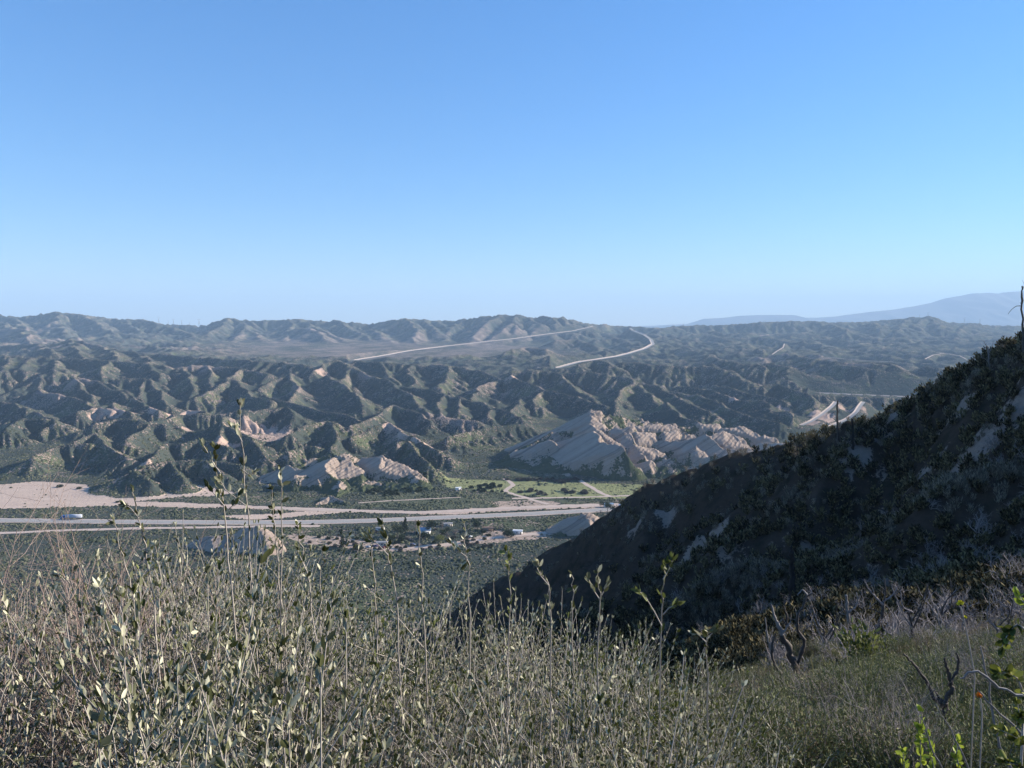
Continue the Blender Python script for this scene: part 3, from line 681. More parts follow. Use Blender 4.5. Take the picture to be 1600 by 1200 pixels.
outcrop('pink sandstone hill with two long grey slabs left of the meadow', [
  (.50, 1.2, [(509,708,905),(525,711,893),(538,718,880)]),
  (.50, 1.3, [(516,706,915),(541,714,885),(556,727,860),(566,736,845)]),
  (.42, .7, [(393,751,868),(450,728,885),(509,708,910),(545,706,925)]),
  (.5, .9, [(425,757,850),(480,734,868),(533,714,885)]),
  (.42, .9, [(561,716,905),(596,711,905),(623,723,880),(659,742,858)]),
  (.45, .8, [(600,731,875),(630,731,868),(655,742,852)]),
  (.42, .6, [(541,720,880),(530,745,835),(526,770,797),(520,778,785)]),
  (.3, .5, [(560,745,845),(600,748,842),(660,752,838)]),
 ], bed=5.0, seed=60, veg=.66, step=.55, slabs=SL1, sink=3)
outcrop('small striped sandstone fin beside the wash below the two-slab hill', [
  (.5, 1.4, [(505,776,778),(520,775,776),(534,780,768),(546,790,757)]), (.5, 1.0, [(486,792,757),(500,783,766),(512,777,774)])], bed=2.2, seed=70, veg=.0, step=.35, pad=12, amp=.5)
outcrop('long dark boulder ridge with a sunlit pink end in front of the highway', [
  (.95, 1.8, [(395,821,622),(404,822,614),(422,836,603),(436,848,596),(448,863,589)]), (1.0, .9, [(278,862,612),(292,847,622),(347,833,622),(398,824,618)]),
  (.8, 1.2, [(330,842,612),(370,838,608)])], bed=4, seed=80, veg=.1, step=.35, pad=18, amp=.6, slabs=SLF, sink=1.5)
outcrop('smooth grey sandstone dome at the foot of the dark hillside', [
  (.62, 1.3, [(857,820,668),(887,807,676),(912,800,676),(925,801,668),(944,810,652),(952,818,642)]), (.7, 1.2, [(850,834,648),(880,824,652)])], bed=4, seed=90, veg=.2, step=.35, pad=20, amp=.6, slabs=SLG, sink=1.5)
outcrop('low pale boulders between the ranch yard and the grey dome', [
  (.7, 1.3, [(800,842,655),(812,838,655),(824,841,650)]), (.7, 1.3, [(770,846,648),(784,845,648)]), (.7, 1.3, [(824,834,665),(831,837,660)])], bed=2, seed=95, veg=.0, step=.3, pad=10, amp=.5)

# ================= roads =================
def strip(name, pts, width, m, label, lift=.12, wob=0, seed=3, kind='structure', edge=0):
    pts = np.array(pts, float); seg = np.hypot(*np.diff(pts[:, :2], axis=0).T); s = np.concatenate(([0], np.cumsum(seg)))
    n = max(int(s[-1]/ (width*.5)), 12); t = np.linspace(0, s[-1], n)
    q = np.stack([np.interp(t, s, pts[:, k]) for k in range(3)], 1)
    for _ in range(6): q[1:-1] = (q[:-2]+q[1:-1]*2+q[2:])/4
    d = np.gradient(q[:, :2], axis=0); d /= np.linalg.norm(d, axis=1)[:, None]; nn = np.stack((-d[:, 1], d[:, 0]), 1)
    wl = width/2*(1+wob*gnoise(t/12, t*0+.3, seed)); wr = width/2*(1+wob*gnoise(t/12, t*0+7.3, seed+1))
    rows = []
    for off in (-wl, -wl*.33, wr*.33, wr):
        xy = q[:, :2]+nn*np.broadcast_to(off, (n,))[:, None]
        rows.append(np.column_stack((xy, q[:, 2]+lift)))
    Vv = np.stack(rows, 1); i = np.arange(n*4).reshape(n, 4)
    f = np.stack((i[:-1,:-1], i[:-1,1:], i[1:,1:], i[1:,:-1]), -1).reshape(-1, 4)
    if f.size and np.cross(Vv[1,0]-Vv[0,0], Vv[0,1]-Vv[0,0])[2] > 0: f = f[:, ::-1]
    o = link(name, mesh(name, Vv.reshape(-1, 3), f, True), m)
    return tag(o, label, kind=kind), q, nn
def asphalt():
    t = NT('worn_asphalt'); p = t.pos(); n = t.noise(p, .06, 4, .6)
    t.col(t.mix(n, (.26,.24,.22), (.36,.335,.30))); return t.m
def dirt():
    t = NT('pale_dirt_track'); p = t.pos(); n = t.noise(p, .15, 5, .65)
    t.col(t.mix(n, (.38,.29,.23), (.56,.45,.37))); return t.m
M_asph, M_dirt = asphalt(), dirt()
M_line = flat('road_paint', (.7,.68,.62))
fl = lambda l, z=ZV: [on_z(a, b, z) for a, b in l]
HW = fl([(-160,811),(-80,812),(0,813),(100,814.3),(200,815.5),(400,816.5),(470,816.3),(530,815),(610,812.5),(700,808.3),(820,803.5),(890,799.7),(990,794),(1120,785)])
hw_shoulder, _, _ = strip('highway_shoulder', HW, 15.5, M_dirt, 'pale gravel shoulder along the valley highway', .10, .12)
hwy, hq, hn = strip('highway', HW, 11, M_asph, 'grey highway crossing the valley floor', .2)
for off, nm in ((-4.8, 'lane_line'), (0, 'lane_line'), (4.8, 'lane_line')):
    pp = hq.copy(); pp[:, :2] += hn*off
    o, _, _ = strip('lane_line', pp, .25, M_line, None, .26); o.parent = hwy
    if 'kind' in o: del o['kind']
strip('dirt_road', fl([(-100,836),(0,833),(50,831),(110,828.5),(220,825.5),(330,824),(420,822),(500,822)]), 7, M_dirt, 'pale dirt road below the highway on the left', .12, .4, 5)
strip('dirt_track', fl([(789,748),(797,753),(803,758),(796,762),(788,767),(800,772),(820,777),(838,783),(857,788)]), 5.5, M_dirt, 'winding pale dirt track crossing the green meadow', .12, .3, 6)
strip('dirt_track', fl([(905,750),(918,758),(930,765),(942,772),(955,776)]), 6, M_dirt, 'straight dirt track crossing the right of the meadow', .13, .3, 7)
strip('dirt_track', fl([(800,779),(860,778),(930,776.5),(1000,774),(1060,770)]), 5, M_dirt, 'dirt track along the near edge of the meadow', .14, .5, 8)
strip('dirt_road', fl([(600,858),(650,856),(700,850.5),(745,844),(790,838),(840,834),(900,826)]), 7, M_dirt, 'pink dirt road past the ranch yard', .12, .5, 9)
strip('dirt_road', fl([(400,792.5),(470,795),(560,798.5),(640,801),(700,799),(800,794),(900,790),(1000,787)]), 10, M_dirt, 'pale dirt road just behind the highway', .13, .5, 10)
strip('dirt_track', fl([(560,786),(600,783),(660,780),(720,777)]), 3, M_dirt, 'faint track through the green scrub beside the fin', .12, .5, 12)
def graded(name, label, w, pts, bank, m=None):
    q = [P(*p) for p in pts]
    w = w*.72; o, qq, nn = strip(name, q, w, m or M_asph, label, .5)
    # pale cut bank along the uphill side
    sgn = np.sign(nn[:, 1:2]); a = qq[:, :2]+nn*sgn*w*.5; b = qq[:, :2]+nn*sgn*(w*.5+bank*1.3)
    h = bank*(.75+.5*np.abs(gnoise(np.arange(len(qq))/4., np.zeros(len(qq)), 5)))
    Vv = np.stack((np.column_stack((a, qq[:, 2]+.4)), np.column_stack((b, qq[:, 2]+h))), 1).reshape(-1, 3)
    i = np.arange(len(qq)*2).reshape(-1, 2); f = np.stack((i[:-1,0], i[1:,0], i[1:,1], i[:-1,1]), -1)
    k = link('cut_bank', mesh('cut_bank', Vv, f, True), M_dirt, o)
    return o
graded('freeway', 'distant freeway climbing the pale plain towards the far range', *GRADE['fan_freeway'][:2], 4)
graded('freeway', 'distant freeway bending in an S over the pass', *GRADE['pass_freeway'][:2], 4)
graded('bench_road', 'straight road on the bench right of the valley', *GRADE['bench_road'][:2], 3)
for _n, _l in (('hill_track', 'short pale track climbing the right hand hills'), ('bench_track', 'thin pale track along a bench of the right hand hills'), ('loop_track', 'thin pale track looping over the hills near the dark spur')):
    graded('dirt_track', _l, GRADE[_n][0]*.7, GRADE[_n][1], 1.2, M_dirt)
graded('cut_road', 'road rising through the pink cut, left of the pair', *GRADE['cut_road'][:2], 2)
graded('cut_road', 'railway grade through the pink cut, right of the pair', *GRADE['rail_cut'][:2], 2)
# ================= the hillside the camera stands on and the dark spur on the right =================
sky_ = [(1800,455,108),(1700,495,110),(1600,556,112),(1520,584,120),(1450,624,130),(1340,675,142),(1240,700,156),(1150,732,172),(1080,754,188),(1020,782,205),(960,810,225),(900,847,250),(830,884,290),(760,924,335),(700,958,390)]
KR = .42
def crest_drop(px): return float(np.interp(px, [700, 900, 980, 1060, 1250, 1380, 1500, 1600], [4, 4, 14, 27, 30, 24, 20, 15]))
near_pts = []
for px, py, d in sky_:
    py += crest_drop(px)
    q = P(px, py, d); near_pts.append(q)
    for yy in (py+45, py+110, py+190, py+260):
        if yy > 960+ (px-1000)*.02 and px > 950: continue
        if px < 950 and yy > 985: continue
        w_ = Wy(yy); dd = (KR*d-q[2])/(KR-w_)
        near_pts.append(P(px, yy, dd))
    near_pts.append(np.array((q[0]*1.1+24, q[1]+50, q[2]-22-(10 if px > 1500 else 0))))
    near_pts.append(np.array((q[0]*1.2+70, q[1]+110, q[2]-50)))
for a in [(0,0,-1.65),(0,2,-2.1),(-3,2,-2.1),(3,2,-2.2),(0,4,-3.0),(-4,5,-3.4),(4,5,-3.5),(0,10,-6.6),(-8,10,-6.4),(-12,14,-9),(0,20,-13),(-15,20,-13.5),(0,40,-26),(-30,40,-27),(-10,40,-30),
          (0,60,-37),(-50,60,-42),(35,85,-36),(20,90,-42),(-5,100,-58),(-60,100,-72),(-5,140,-80),(-60,150,-105),(-120,100,-75),(-130,180,-125),(-20,200,-118),(-80,240,-160),(-40,280,-170),(-160,260,-175),
          (-130,360,-196),(-60,340,-182),(-230,300,-196),(-240,420,-200),(-100,450,-200),(-40,440,-190),(40,440,-185),(100,400,-150),(-10,470,-200),(80,500,-200),
          (15,-10,0),(-15,-10,0),(0,-30,6),(40,0,-2),(70,20,-7),(60,45,-16),(110,40,-8),(150,80,2),(140,0,-5),(-60,0,-6),(-150,0,-25),(-120,50,-45),(-240,150,-120),(-240,0,-60)]:
    near_pts.append(np.array(a, float))
near_pts += [P(*p) for p in ((1200,1185,9),(1200,1110,16),(1200,1045,33),(1200,1005,58),(1350,1185,8),(1350,1095,15),(1350,1025,30),(1350,990,52),(1550,1165,7.5),(1550,1075,14),(1550,1010,28),(1550,965,48),(1750,1120,8),(1750,1020,20))]
near_pts = np.array(near_pts)
_np2 = near_pts[:, :2]/100; _nw = tps_fit(_np2, near_pts[:, 2], 2e-4)
rib1 = [P(p[0], p[1], p[2]-7) for p in [(1680,690,88),(1590,742,90),(1500,765,93),(1450,783,96),(1390,815,99),(1330,848,101),(1280,868,102),(1240,883,102),(1190,903,102),(1150,923,102),(1100,958,100),(1060,985,98)]]
rib2 = [P(p[0], p[1]+8, p[2]-7) for p in [(1330,670,140),(1250,730,136),(1180,770,140),(1120,800,146),(1040,845,156),(960,880,170),(880,930,182)]]
rib3 = [P(p[0], p[1]+8, p[2]-8) for p in [(1010,785,202),(950,840,205),(880,880,220),(820,915,236)]]
def near_z(X, Y):
    sh = X.shape; Z = tps_eval(_np2, _nw, np.stack((X.ravel(), Y.ravel()), 1)/100).reshape(sh)
    wx = X+fbm(X/9, Y/9, 3, 52)*1.6; wy = Y+fbm(X/9+4, Y/9, 3, 53)*1.6
    for rib, k, h in ((rib1, .75, 0), (rib2, .7, 0), (rib3, .7, 0)):
        T = np.full(sh, -1e5)
        for a, b in zip(rib[:-1], rib[1:]):
            dx, dy = b[0]-a[0], b[1]-a[1]; t = np.clip(((wx-a[0])*dx+(wy-a[1])*dy)/(dx*dx+dy*dy), 0, 1)
            d = np.hypot(wx-a[0]-t*dx, wy-a[1]-t*dy); T = np.maximum(T, a[2]+t*(b[2]-a[2])-k*np.sqrt(d*d+2))
        Z = np.maximum(Z, np.minimum(T, Z+9))
    R = np.hypot(X, Y); a = smooth(12, 70, R)
    tc = .36*X-.93*Y; nc = .93*X+.36*Y
    Z = Z+a*smooth(60, 95, R)*(fbm(tc/13, nc/42, 3, 66, ridged=True)-.2)*3.6
    Z = Z+a*(fbm(X/14, Y/14, 4, 61)*2.2+fbm(X/34, Y/34, 3, 62, ridged=True)*1.8)+fbm(X/2.5, Y/2.5, 3, 63)*.12*(1-a)
    return Z
ny = np.concatenate((np.linspace(-30, 0, 16)[:-1], np.exp(np.linspace(0, math.log(520), 460))-.0))
nv = np.linspace(-1, 1, 520)
NYg = np.repeat(ny[:, None], len(nv), 1); wid = 40+np.clip(NYg, 0, 400)*.95
NXg = nv[None]*wid
NZg = near_z(NXg, NYg)
for kx, cx in ((0, 0),):
    pass
gx_ = np.gradient(NZg, axis=1)/np.gradient(NXg, axis=1)
n_bare = np.clip(fbm(NXg/7, NYg/11, 4, 71)*1.6-.42, 0, 1)*smooth(40, 80, NYg)
for px, py, d, r in [(1385,662,138,5),(1372,680,134,5),(1335,712,128,5),(1520,715,100,6),(1590,650,98,5),(1110,800,150,6),(1070,830,150,6),(1140,880,120,4),(1170,965,98,4),(1220,945,98,3),(1040,770,190,5),(1000,800,200,6),(1440,690,112,4),(1260,850,112,4),(1395,770,105,4),(1500,560,118,4)]:
    q = P(px, py, d); n_bare = np.maximum(n_bare, smooth(.25, .8, 1-np.hypot(NXg-q[0], (NYg-q[1])*.8)/r/1.0+fbm(NXg/3, NYg/3, 3, 72)*.6))
def near_material():
    t = NT('dark_hillside_soil'); p = t.pos(); b = t.attr('bare')
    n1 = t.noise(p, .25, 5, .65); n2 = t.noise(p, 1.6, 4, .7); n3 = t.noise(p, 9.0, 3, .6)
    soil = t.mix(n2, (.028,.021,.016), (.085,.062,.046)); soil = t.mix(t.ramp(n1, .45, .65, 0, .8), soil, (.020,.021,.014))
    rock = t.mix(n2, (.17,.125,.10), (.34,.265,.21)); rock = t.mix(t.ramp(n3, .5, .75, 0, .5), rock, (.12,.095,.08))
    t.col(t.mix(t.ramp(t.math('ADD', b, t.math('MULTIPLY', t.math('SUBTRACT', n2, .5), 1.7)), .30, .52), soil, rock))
    t.b.inputs['Roughness'].default_value = 1; t.b.inputs['Specular IOR Level'].default_value = 0
    t.bump(t.math('ADD', n1, t.math('MULTIPLY', n2, .5)), .5, .8)
    return t.m
M_near = near_material()
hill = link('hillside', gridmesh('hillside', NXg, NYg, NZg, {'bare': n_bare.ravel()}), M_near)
tag(hill, 'shaded hillside spur on the right and the slope at the camera', kind='structure')
def near_at(x, y):
    x = np.atleast_1d(np.asarray(x, float)); y = np.atleast_1d(np.asarray(y, float))
    i = np.clip(np.interp(y, ny, np.arange(len(ny))), 0, len(ny)-1.001); v = np.clip((x/(40+np.clip(y, 0, 400)*.95)+1)/2*(len(nv)-1), 0, len(nv)-1.001)
    i0, j0 = i.astype(int), v.astype(int); fi, fj = i-i0, v-j0
    return NZg[i0, j0]*(1-fi)*(1-fj)+NZg[i0, j0+1]*(1-fi)*fj+NZg[i0+1, j0]*fi*(1-fj)+NZg[i0+1, j0+1]*fi*fj
def hit(px, py, d0=4., d1=260., n=400):
    """where the line of sight through a point of the view first meets the slope"""
    d = np.exp(np.linspace(math.log(d0), math.log(d1), n)); q = P(px, py, 1.0)
    below = near_at(q[0]*d, d)-q[2]*d; k = np.nonzero(below > 0)[0]
    return float(d[k[0]]) if len(k) else None
for _px, _py in ()and ((1200, 1100), (1200, 1020), (1300, 1100), (1300, 1000), (1400, 1000), (1500, 1100), (1550, 1000), (1500, 930), (1237, 946), (1309,696), (1597,555)):
    print('column', _px, _py, hit(_px, _py))
# ================= plants =================
def leaf_material(name, dark, light, trans=.25, rough=.6, spec=.25, back=None):
    t = NT(name); a = t.attr('tone'); oi = t.n('ShaderNodeObjectInfo').outputs['Random']
    v = t.math('ADD', a, t.math('MULTIPLY', t.math('SUBTRACT', oi, .5), .25))
    c = t.mix(t.ramp(v, 0, 1), dark, light)
    if back is not None:
        bf = t.n('ShaderNodeNewGeometry').outputs['Backfacing']; c = t.mix(bf, c, back)
    t.col(c); t.b.inputs['Roughness'].default_value = rough; t.b.inputs['Specular IOR Level'].default_value = spec
    if trans:
        tr = t.n('ShaderNodeBsdfTranslucent'); t.l(c.node.outputs[2] if hasattr(c, 'node') else c, tr.inputs[0])
        mx = t.n('ShaderNodeMixShader'); mx.inputs[0].default_value = trans
        t.l(t.b.outputs[0], mx.inputs[1]); t.l(tr.outputs[0], mx.inputs[2]); t.l(mx.outputs[0], t.out.inputs[0])
    return t.m
M_silver = leaf_material('silver_leaf', (.055,.065,.016), (.64,.61,.43), .22)
M_olive = leaf_material('olive_leaf', (.07,.085,.022), (.20,.22,.07), .3)
M_lime = leaf_material('lime_leaf', (.16,.22,.03), (.42,.48,.06), .35)
M_edge = leaf_material('edge_leaf', (.06,.075,.015), (.27,.28,.05), .25)
M_cham = leaf_material('needle_leaf', (.075,.09,.032), (.25,.255,.11), .1, .8)
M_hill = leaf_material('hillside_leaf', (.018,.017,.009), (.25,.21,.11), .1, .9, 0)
M_scrub = leaf_material('valley_scrub_leaf', (.040,.048,.028), (.125,.125,.078), 0, 1, 0)
M_stem = flat('pale_stem', (.36,.32,.275), var=.35, sc=30)
M_pinkstem = flat('red_brown_twig', (.27,.205,.175), var=.35, sc=25)
M_greytwig = flat('weathered_twig', (.24,.215,.205), var=.5, sc=20)
M_char = flat('charred_wood', (.022,.020,.019), var=.6, sc=8)
M_bone = flat('bleached_wood', (.22,.205,.19), var=.5, sc=6)
M_burnt = flat('half_burnt_bark', (.085,.072,.062), var=.75, sc=7)
M_yellow = flat('yellow_petal', (.62,.55,.03), var=.2); M_orange = flat('orange_petal', (.75,.24,.03), var=.2)
M_tree = leaf_material('valley_tree_leaf', (.018,.028,.014), (.07,.085,.035), 0, 1, 0)
M_greytree = flat('bare_branches', (.20,.175,.155), var=.4, sc=.6)

def leaves(pos, dirs, L, Wd, fold=.25, tone=None):
    """one small folded leaf per point; returns V, Q, tone per face"""
    n = len(pos); pos = np.asarray(pos); D = dirs/np.linalg.norm(dirs, axis=1)[:, None]
    r = rng.normal(size=(n, 3)); S = np.cross(D, r); S /= np.linalg.norm(S, axis=1)[:, None]+1e-9; N = np.cross(S, D)
    L = np.broadcast_to(L, (n,))[:, None]; Wd = np.broadcast_to(Wd, (n,))[:, None]
    b = pos; tip = pos+D*L+N*L*.08
    r1 = pos+D*L*.32+S*Wd*.5+N*Wd*fold; r2 = pos+D*L*.72+S*Wd*.42+N*Wd*fold
    l1 = pos+D*L*.32-S*Wd*.5+N*Wd*fold; l2 = pos+D*L*.72-S*Wd*.42+N*Wd*fold
    Vv = np.stack((b, r1, r2, tip, l2, l1), 1).reshape(-1, 3); i = np.arange(n)[:, None]*6
    Q = np.concatenate((i+np.array([[0, 1, 2, 3]]), i+np.array([[0, 3, 4, 5]])))
    if tone is None: tone = np.clip(rng.beta(.75, 1.5, n), 0, 1)
    return Vv, Q, np.concatenate((tone, tone))
def stem_path(p0, d0, L, k=7, wob=.06, up=.15):
    pts = [np.array(p0, float)]; d = np.array(d0, float); d /= np.linalg.norm(d)
    for _ in range(k):
        d = d+rng.normal(size=3)*wob+np.array((0, 0, up*.2)); d /= np.linalg.norm(d)
        pts.append(pts[-1]+d*L/k)
    return np.array(pts)
def along(path, n, a=0., b=1.):
    t = np.sort(rng.uniform(a, b, n))*(len(path)-1); i = np.minimum(t.astype(int), len(path)-2); f = (t-i)[:, None]
    return path[i]*(1-f)+path[i+1]*f, path[i+1]-path[i]
def leafy(st, lf, path, n, L, Wd, spread=.5, a=.25, b=1., tone=None, tube=(.004, .0012), sides=4, tipt=True):
    st.tube(path, np.linspace(tube[0], tube[1], len(path)), sides)
    if n:
        p, d = along(path, n, a, b); d = d/np.linalg.norm(d, axis=1)[:, None]
        dd = d+rng.normal(size=p.shape)*spread; dd[:, 2] += .15
        Ls = L*rng.uniform(.55, 1.15, n)
        Vv, Q, tn = leaves(p, dd, Ls, Ls*Wd, tone=tone); lf.add(Vv, Q, tn)
        if tipt:
            m = 3; dd = (path[-1]-path[-2]); dd = dd/np.linalg.norm(dd)+rng.normal(size=(m, 3))*.35
            Vv, Q, tn = leaves(np.repeat(path[-1:], m, 0), dd, L*rng.uniform(.7, 1.1, m), L*Wd*.9); lf.add(Vv, Q, tn)

def silver_shrub_meshes(nst=20, H=1.3):
    ls = rng.uniform(.78, 1.22)
    st, lf = MB(), MB()
    for k in range(nst):
        a = rng.uniform(0, 6.28); r = rng.uniform(0, .28); base = (math.cos(a)*r*.5, math.sin(a)*r*.5, 0)
        h = H*rng.uniform(.62, 1.08)
        path = stem_path(base, (math.cos(a)*r*2.0, math.sin(a)*r*2.0, 1), h, 8, .10)
        leafy(st, lf, path, int(54*h/H), .030*ls, .36, .27, .18, tube=(.0042, .0012))
        for j in range(rng.integers(7, 12)):
            t = rng.uniform(.2, .9); i = int(t*7); p = path[i]*(1-(t*7-i))+path[i+1]*(t*7-i)
            aa = rng.uniform(0, 6.28)
            tw = stem_path(p, (math.cos(aa)*.95, math.sin(aa)*.95, .8), rng.uniform(.12, .40)*H/1.3, 4, .09)
            leafy(st, lf, tw, rng.integers(12, 20), .024*ls, .36, .30, .08, tube=(.0018, .0009), sides=3)
    return st.me('stems', False), lf.me('leaves', False)
SIL = [silver_shrub_meshes(n) for n in (20, 17, 23, 19, 21, 16, 22, 18)]
for a, b in SIL: a.materials.append(M_stem); b.materials.append(M_silver)
SIL2 = [(a, b.copy()) for a, b in SIL[:2]]
for a, b in SIL2: b.materials.clear(); b.materials.append(M_olive)
def put(name, meshes, loc, s, rz, label, cat, group=None, parts=('stems', 'leaves'), sz=None):
    r = empty(name, loc, rz, label, cat, group); r.scale = (s, s, sz or s)
    for pn, me in zip(parts, meshes):
        o = link(pn, me, None, r)
    return r
def gz(x, y): return float(near_at(x, y)[0])
# outline of the silver brush against the valley: (px, py of the top)
top = [(-80,880),(0,905),(60,960),(120,915),(180,850),(250,828),(330,815),(420,838),(480,892),(560,925),(640,935),(700,925),(760,925),(850,955),(950,965),(1040,985),(1110,1015),(1160,1060),(1210,1120)]
tx, ty = np.array(top).T
def shrub_row(d, x0, x1, step, drop, meshes, label, group, cnt):
    px = x0
    while px < x1:
        pxx = px+rng.uniform(-.3, .3)*step; dd = d*rng.uniform(.9, 1.12)
        py = np.interp(pxx, tx, ty)+drop+rng.uniform(-18, 26)
        q = P(pxx, py, dd); g = gz(q[0], q[1])
        H = q[2]-g
        if H > .35:
            m = meshes[rng.integers(len(meshes))]
            put('silver_shrub', m, (q[0], q[1], g), float(np.clip(H/1.32, .45, 1.25))*rng.uniform(.95, 1.05), rng.uniform(0, 6.28), label, 'shrub', group, sz=H/1.32)
        px += step
SL = 'upright pale stemmed shrub with silvery oval leaves in the sunlit foreground brush'
SG = 'silvery shrubs massed across the foreground'
for d, x0, x1, st_, drop in ((6.5, 120, 1090, 48, 12), (5.0, -40, 1120, 56, 22), (3.9, -60, 1150, 66, 26), (3.0, -120, 1170, 92, 40), (2.3, -100, 1190, 130, 75), (1.75, -160, 1200, 190, 120)):
    shrub_row(d, x0, x1, st_, drop, SIL, SL, SG, 0)
OL = 'darker olive leaved shrub low among the silvery foreground brush'
shrub_row(3.4, 60, 1150, 120, 50, SIL2, OL, 'olive shrubs low in the foreground', 0)
# single long shoots that stand above the brush: [(px, py) tip ... base], distance, label
def shoot(pts, d, label, nleaf=16, sides=(), mat=M_silver, r=.0036, L=.027):
    d = d*1.5; L = L*1.3; w = np.array([P(a, b, d+.06*k) for k, (a, b) in enumerate(pts)])[::-1]
    base = w[0].copy(); g = gz(base[0], base[1])
    foot = base+np.array((rng.uniform(-.05, .05), .1, 0)); foot[2] = g
    path = np.vstack((foot, w)); o = path[0].copy(); path = path-o
    t = np.linspace(0, len(path)-1, 14); path = np.stack([np.interp(t, np.arange(len(path)), path[:, k]) for k in range(3)], 1)
    path[1:-1] += rng.normal(size=path[1:-1].shape)*.004
    st, lf = MB(), MB()
    leafy(st, lf, path, nleaf, L, .42, .42, .35, 1, tube=(r, .0013), sides=5)
    for sp in sides:
        w2 = np.array([P(a, b, d) for a, b in sp])-o
        leafy(st, lf, w2, 5, L, .42, .4, .3, 1, tube=(r*.55, .0012))
    e = empty('leafy_shoot', o, 0, label, 'shoot', 'long shoots standing above the brush')
    st.build('stem', M_stem, e, True); lf.build('leaves', mat, e)
shoot([(375,632),(377,700),(383,760),(388,830),(395,930)], 1.75, 'tallest leafy shoot, its tip reaching up to the dark foothills', 26, [[(384,790),(366,776),(352,765),(345,752)],[(378,690),(372,678),(366,668)],[(380,735),(390,742),(398,738)]])
shoot([(335,700),(339,745),(348,775),(352,830),(362,930)], 1.7, 'second tallest shoot, left beside the tallest one', 30, [[(345,740),(334,725),(325,708),(318,696)],[(350,790),(338,775),(326,762)],[(352,800),(366,788),(372,776)]])
shoot([(438,735),(440,790),(441,860),(436,940)], 1.9, 'thin shoot with a leafy tuft just right of the tallest', 16)
shoot([(207,770),(216,820),(228,860),(240,950)], 1.7, 'shoot over the pale wash near the left hill toe', 18, [[(217,810),(205,795),(198,790)]])
shoot([(178,815),(188,860),(198,890),(212,960)], 1.8, 'short shoot left of the one over the pale wash', 14)
shoot([(425,765),(428,800),(432,840),(440,930)], 2.1, 'short leafy shoot in front of the boulder ridge', 22)
shoot([(465,820),(472,860),(480,900),(490,970)], 1.9, 'bare lower shoot right of the pink boulder end', 14, [[(478,890),(470,872),(466,860)]])
shoot([(505,862),(502,900),(500,980)], 2.0, 'small shoot with two broad leaves before the ranch yard', 12)
shoot([(580,835),(581,870),(585,920),(590,990)], 1.9, 'shoot standing before the dark ranch trees', 16)
shoot([(598,820),(607,870),(616,900),(622,980)], 1.75, 'arching shoot before the ranch vehicles', 18, [[(607,868),(590,850),(575,842)],[(606,850),(600,838)]])
shoot([(655,822),(657,860),(660,905),(662,990)], 1.9, 'straight shoot before the white ranch house', 14)
shoot([(725,818),(727,850),(732,890),(735,980)], 1.9, 'tall straight shoot right of the ranch house', 12, [[(729,870),(718,862),(706,850)],[(730,870),(728,880)]])
shoot([(790,862),(797,900),(797,980)], 2.1, 'leafy yellow green shoot at the foot of the dark spur', 20, (), M_olive)
shoot([(840,880),(857,912),(862,990)], 1.8, 'leafy shoot left of centre against the dark hillside', 20, [[(858,915),(845,900),(838,885)]])
shoot([(893,898),(896,930),(894,1010)], 2.0, 'straight shoot against the darkest part of the slope', 14)
shoot([(934,895),(938,930),(935,1000)], 1.8, 'shoot with pale drooping leaves against the dark slope', 14, [[(936,935),(926,920),(920,905)],[(940,930),(948,915)]])
shoot([(1040,880),(1036,905),(1035,940),(1034,1030)], 1.65, 'tallest shoot before the dark hillside, forked at the tip', 16, [[(1036,905),(1044,892),(1050,876)],[(1034,978),(1022,955),(1010,935),(1000,925)],[(1036,960),(1045,950),(1056,945)]], M_olive)
shoot([(1105,985),(1104,1010),(1106,1060)], 1.7, 'short three leaved shoot on the right end of the brush', 8, [[(1103,1003),(1095,995),(1088,990)],[(1104,998),(1112,990),(1120,986)]])
shoot([(0,905),(8,950),(15,1020)], 1.5, 'leafy shoot at the left edge of the picture', 14)
shoot([(95,860),(104,905),(112,980)], 1.9, 'pale shoot above the reddish twigs', 16, [[(104,910),(95,900)],[(106,900),(116,890)]])

# reddish leafless twig shrubs at the left
def twig_meshes(nst, H, spread, depth=3, tube=.004, n0=6, wob=.12, mat=None, seedling=None, k=6):
    mb = MB()
    def grow(p, d, L, r, lev):
        path = stem_path(p, d, L, k if lev == 0 else 4, wob, .1)
        mb.tube(path, np.linspace(r, r*.5, len(path)), 4 if lev == 0 else 3, cap=False)
        if lev >= depth: return
        for _ in range(n0 if lev == 0 else max(3, n0-2)):
            t = rng.uniform(.25, 1)*(len(path)-1); i = min(int(t), len(path)-2); q = path[i]*(1-(t-i))+path[i+1]*(t-i)
            dd = path[i+1]-path[i]; dd /= np.linalg.norm(dd); dd = dd+rng.normal(size=3)*.55; dd[2] += .25
            grow(q, dd, L*rng.uniform(.35, .6), r*.5, lev+1)
    for _ in range(nst):
        a = rng.uniform(0, 6.28); grow((rng.uniform(-.05, .05)*H, rng.uniform(-.05, .05)*H, 0), (math.cos(a)*spread, math.sin(a)*spread, 1), H*rng.uniform(.5, .8), tube, 0)
    return mb.me('twigs')
TW = [twig_meshes(9, 1.3, .35, 3, .0045) for _ in range(2)]
for m in TW: m.materials.append(M_pinkstem)
DTF = [twig_meshes(7, 1.25, .4, 3, .0042) for _ in range(2)]
for m in DTF: m.materials.append(M_greytwig)
for k, (px, py, d) in enumerate([(20,868,2.8),(65,890,3.0),(-25,890,2.4),(110,955,2.8),(40,985,2.3)]):
    q = P(px, py, d); g = gz(q[0], q[1])
    r = put('twig_shrub', [TW[k % 2]], (q[0], q[1], g), (q[2]-g)/1.25, rng.uniform(0, 6), 'leafless shrub of fine reddish twigs at the left edge of the brush', 'shrub', 'reddish leafless shrubs on the left', ('twigs',))

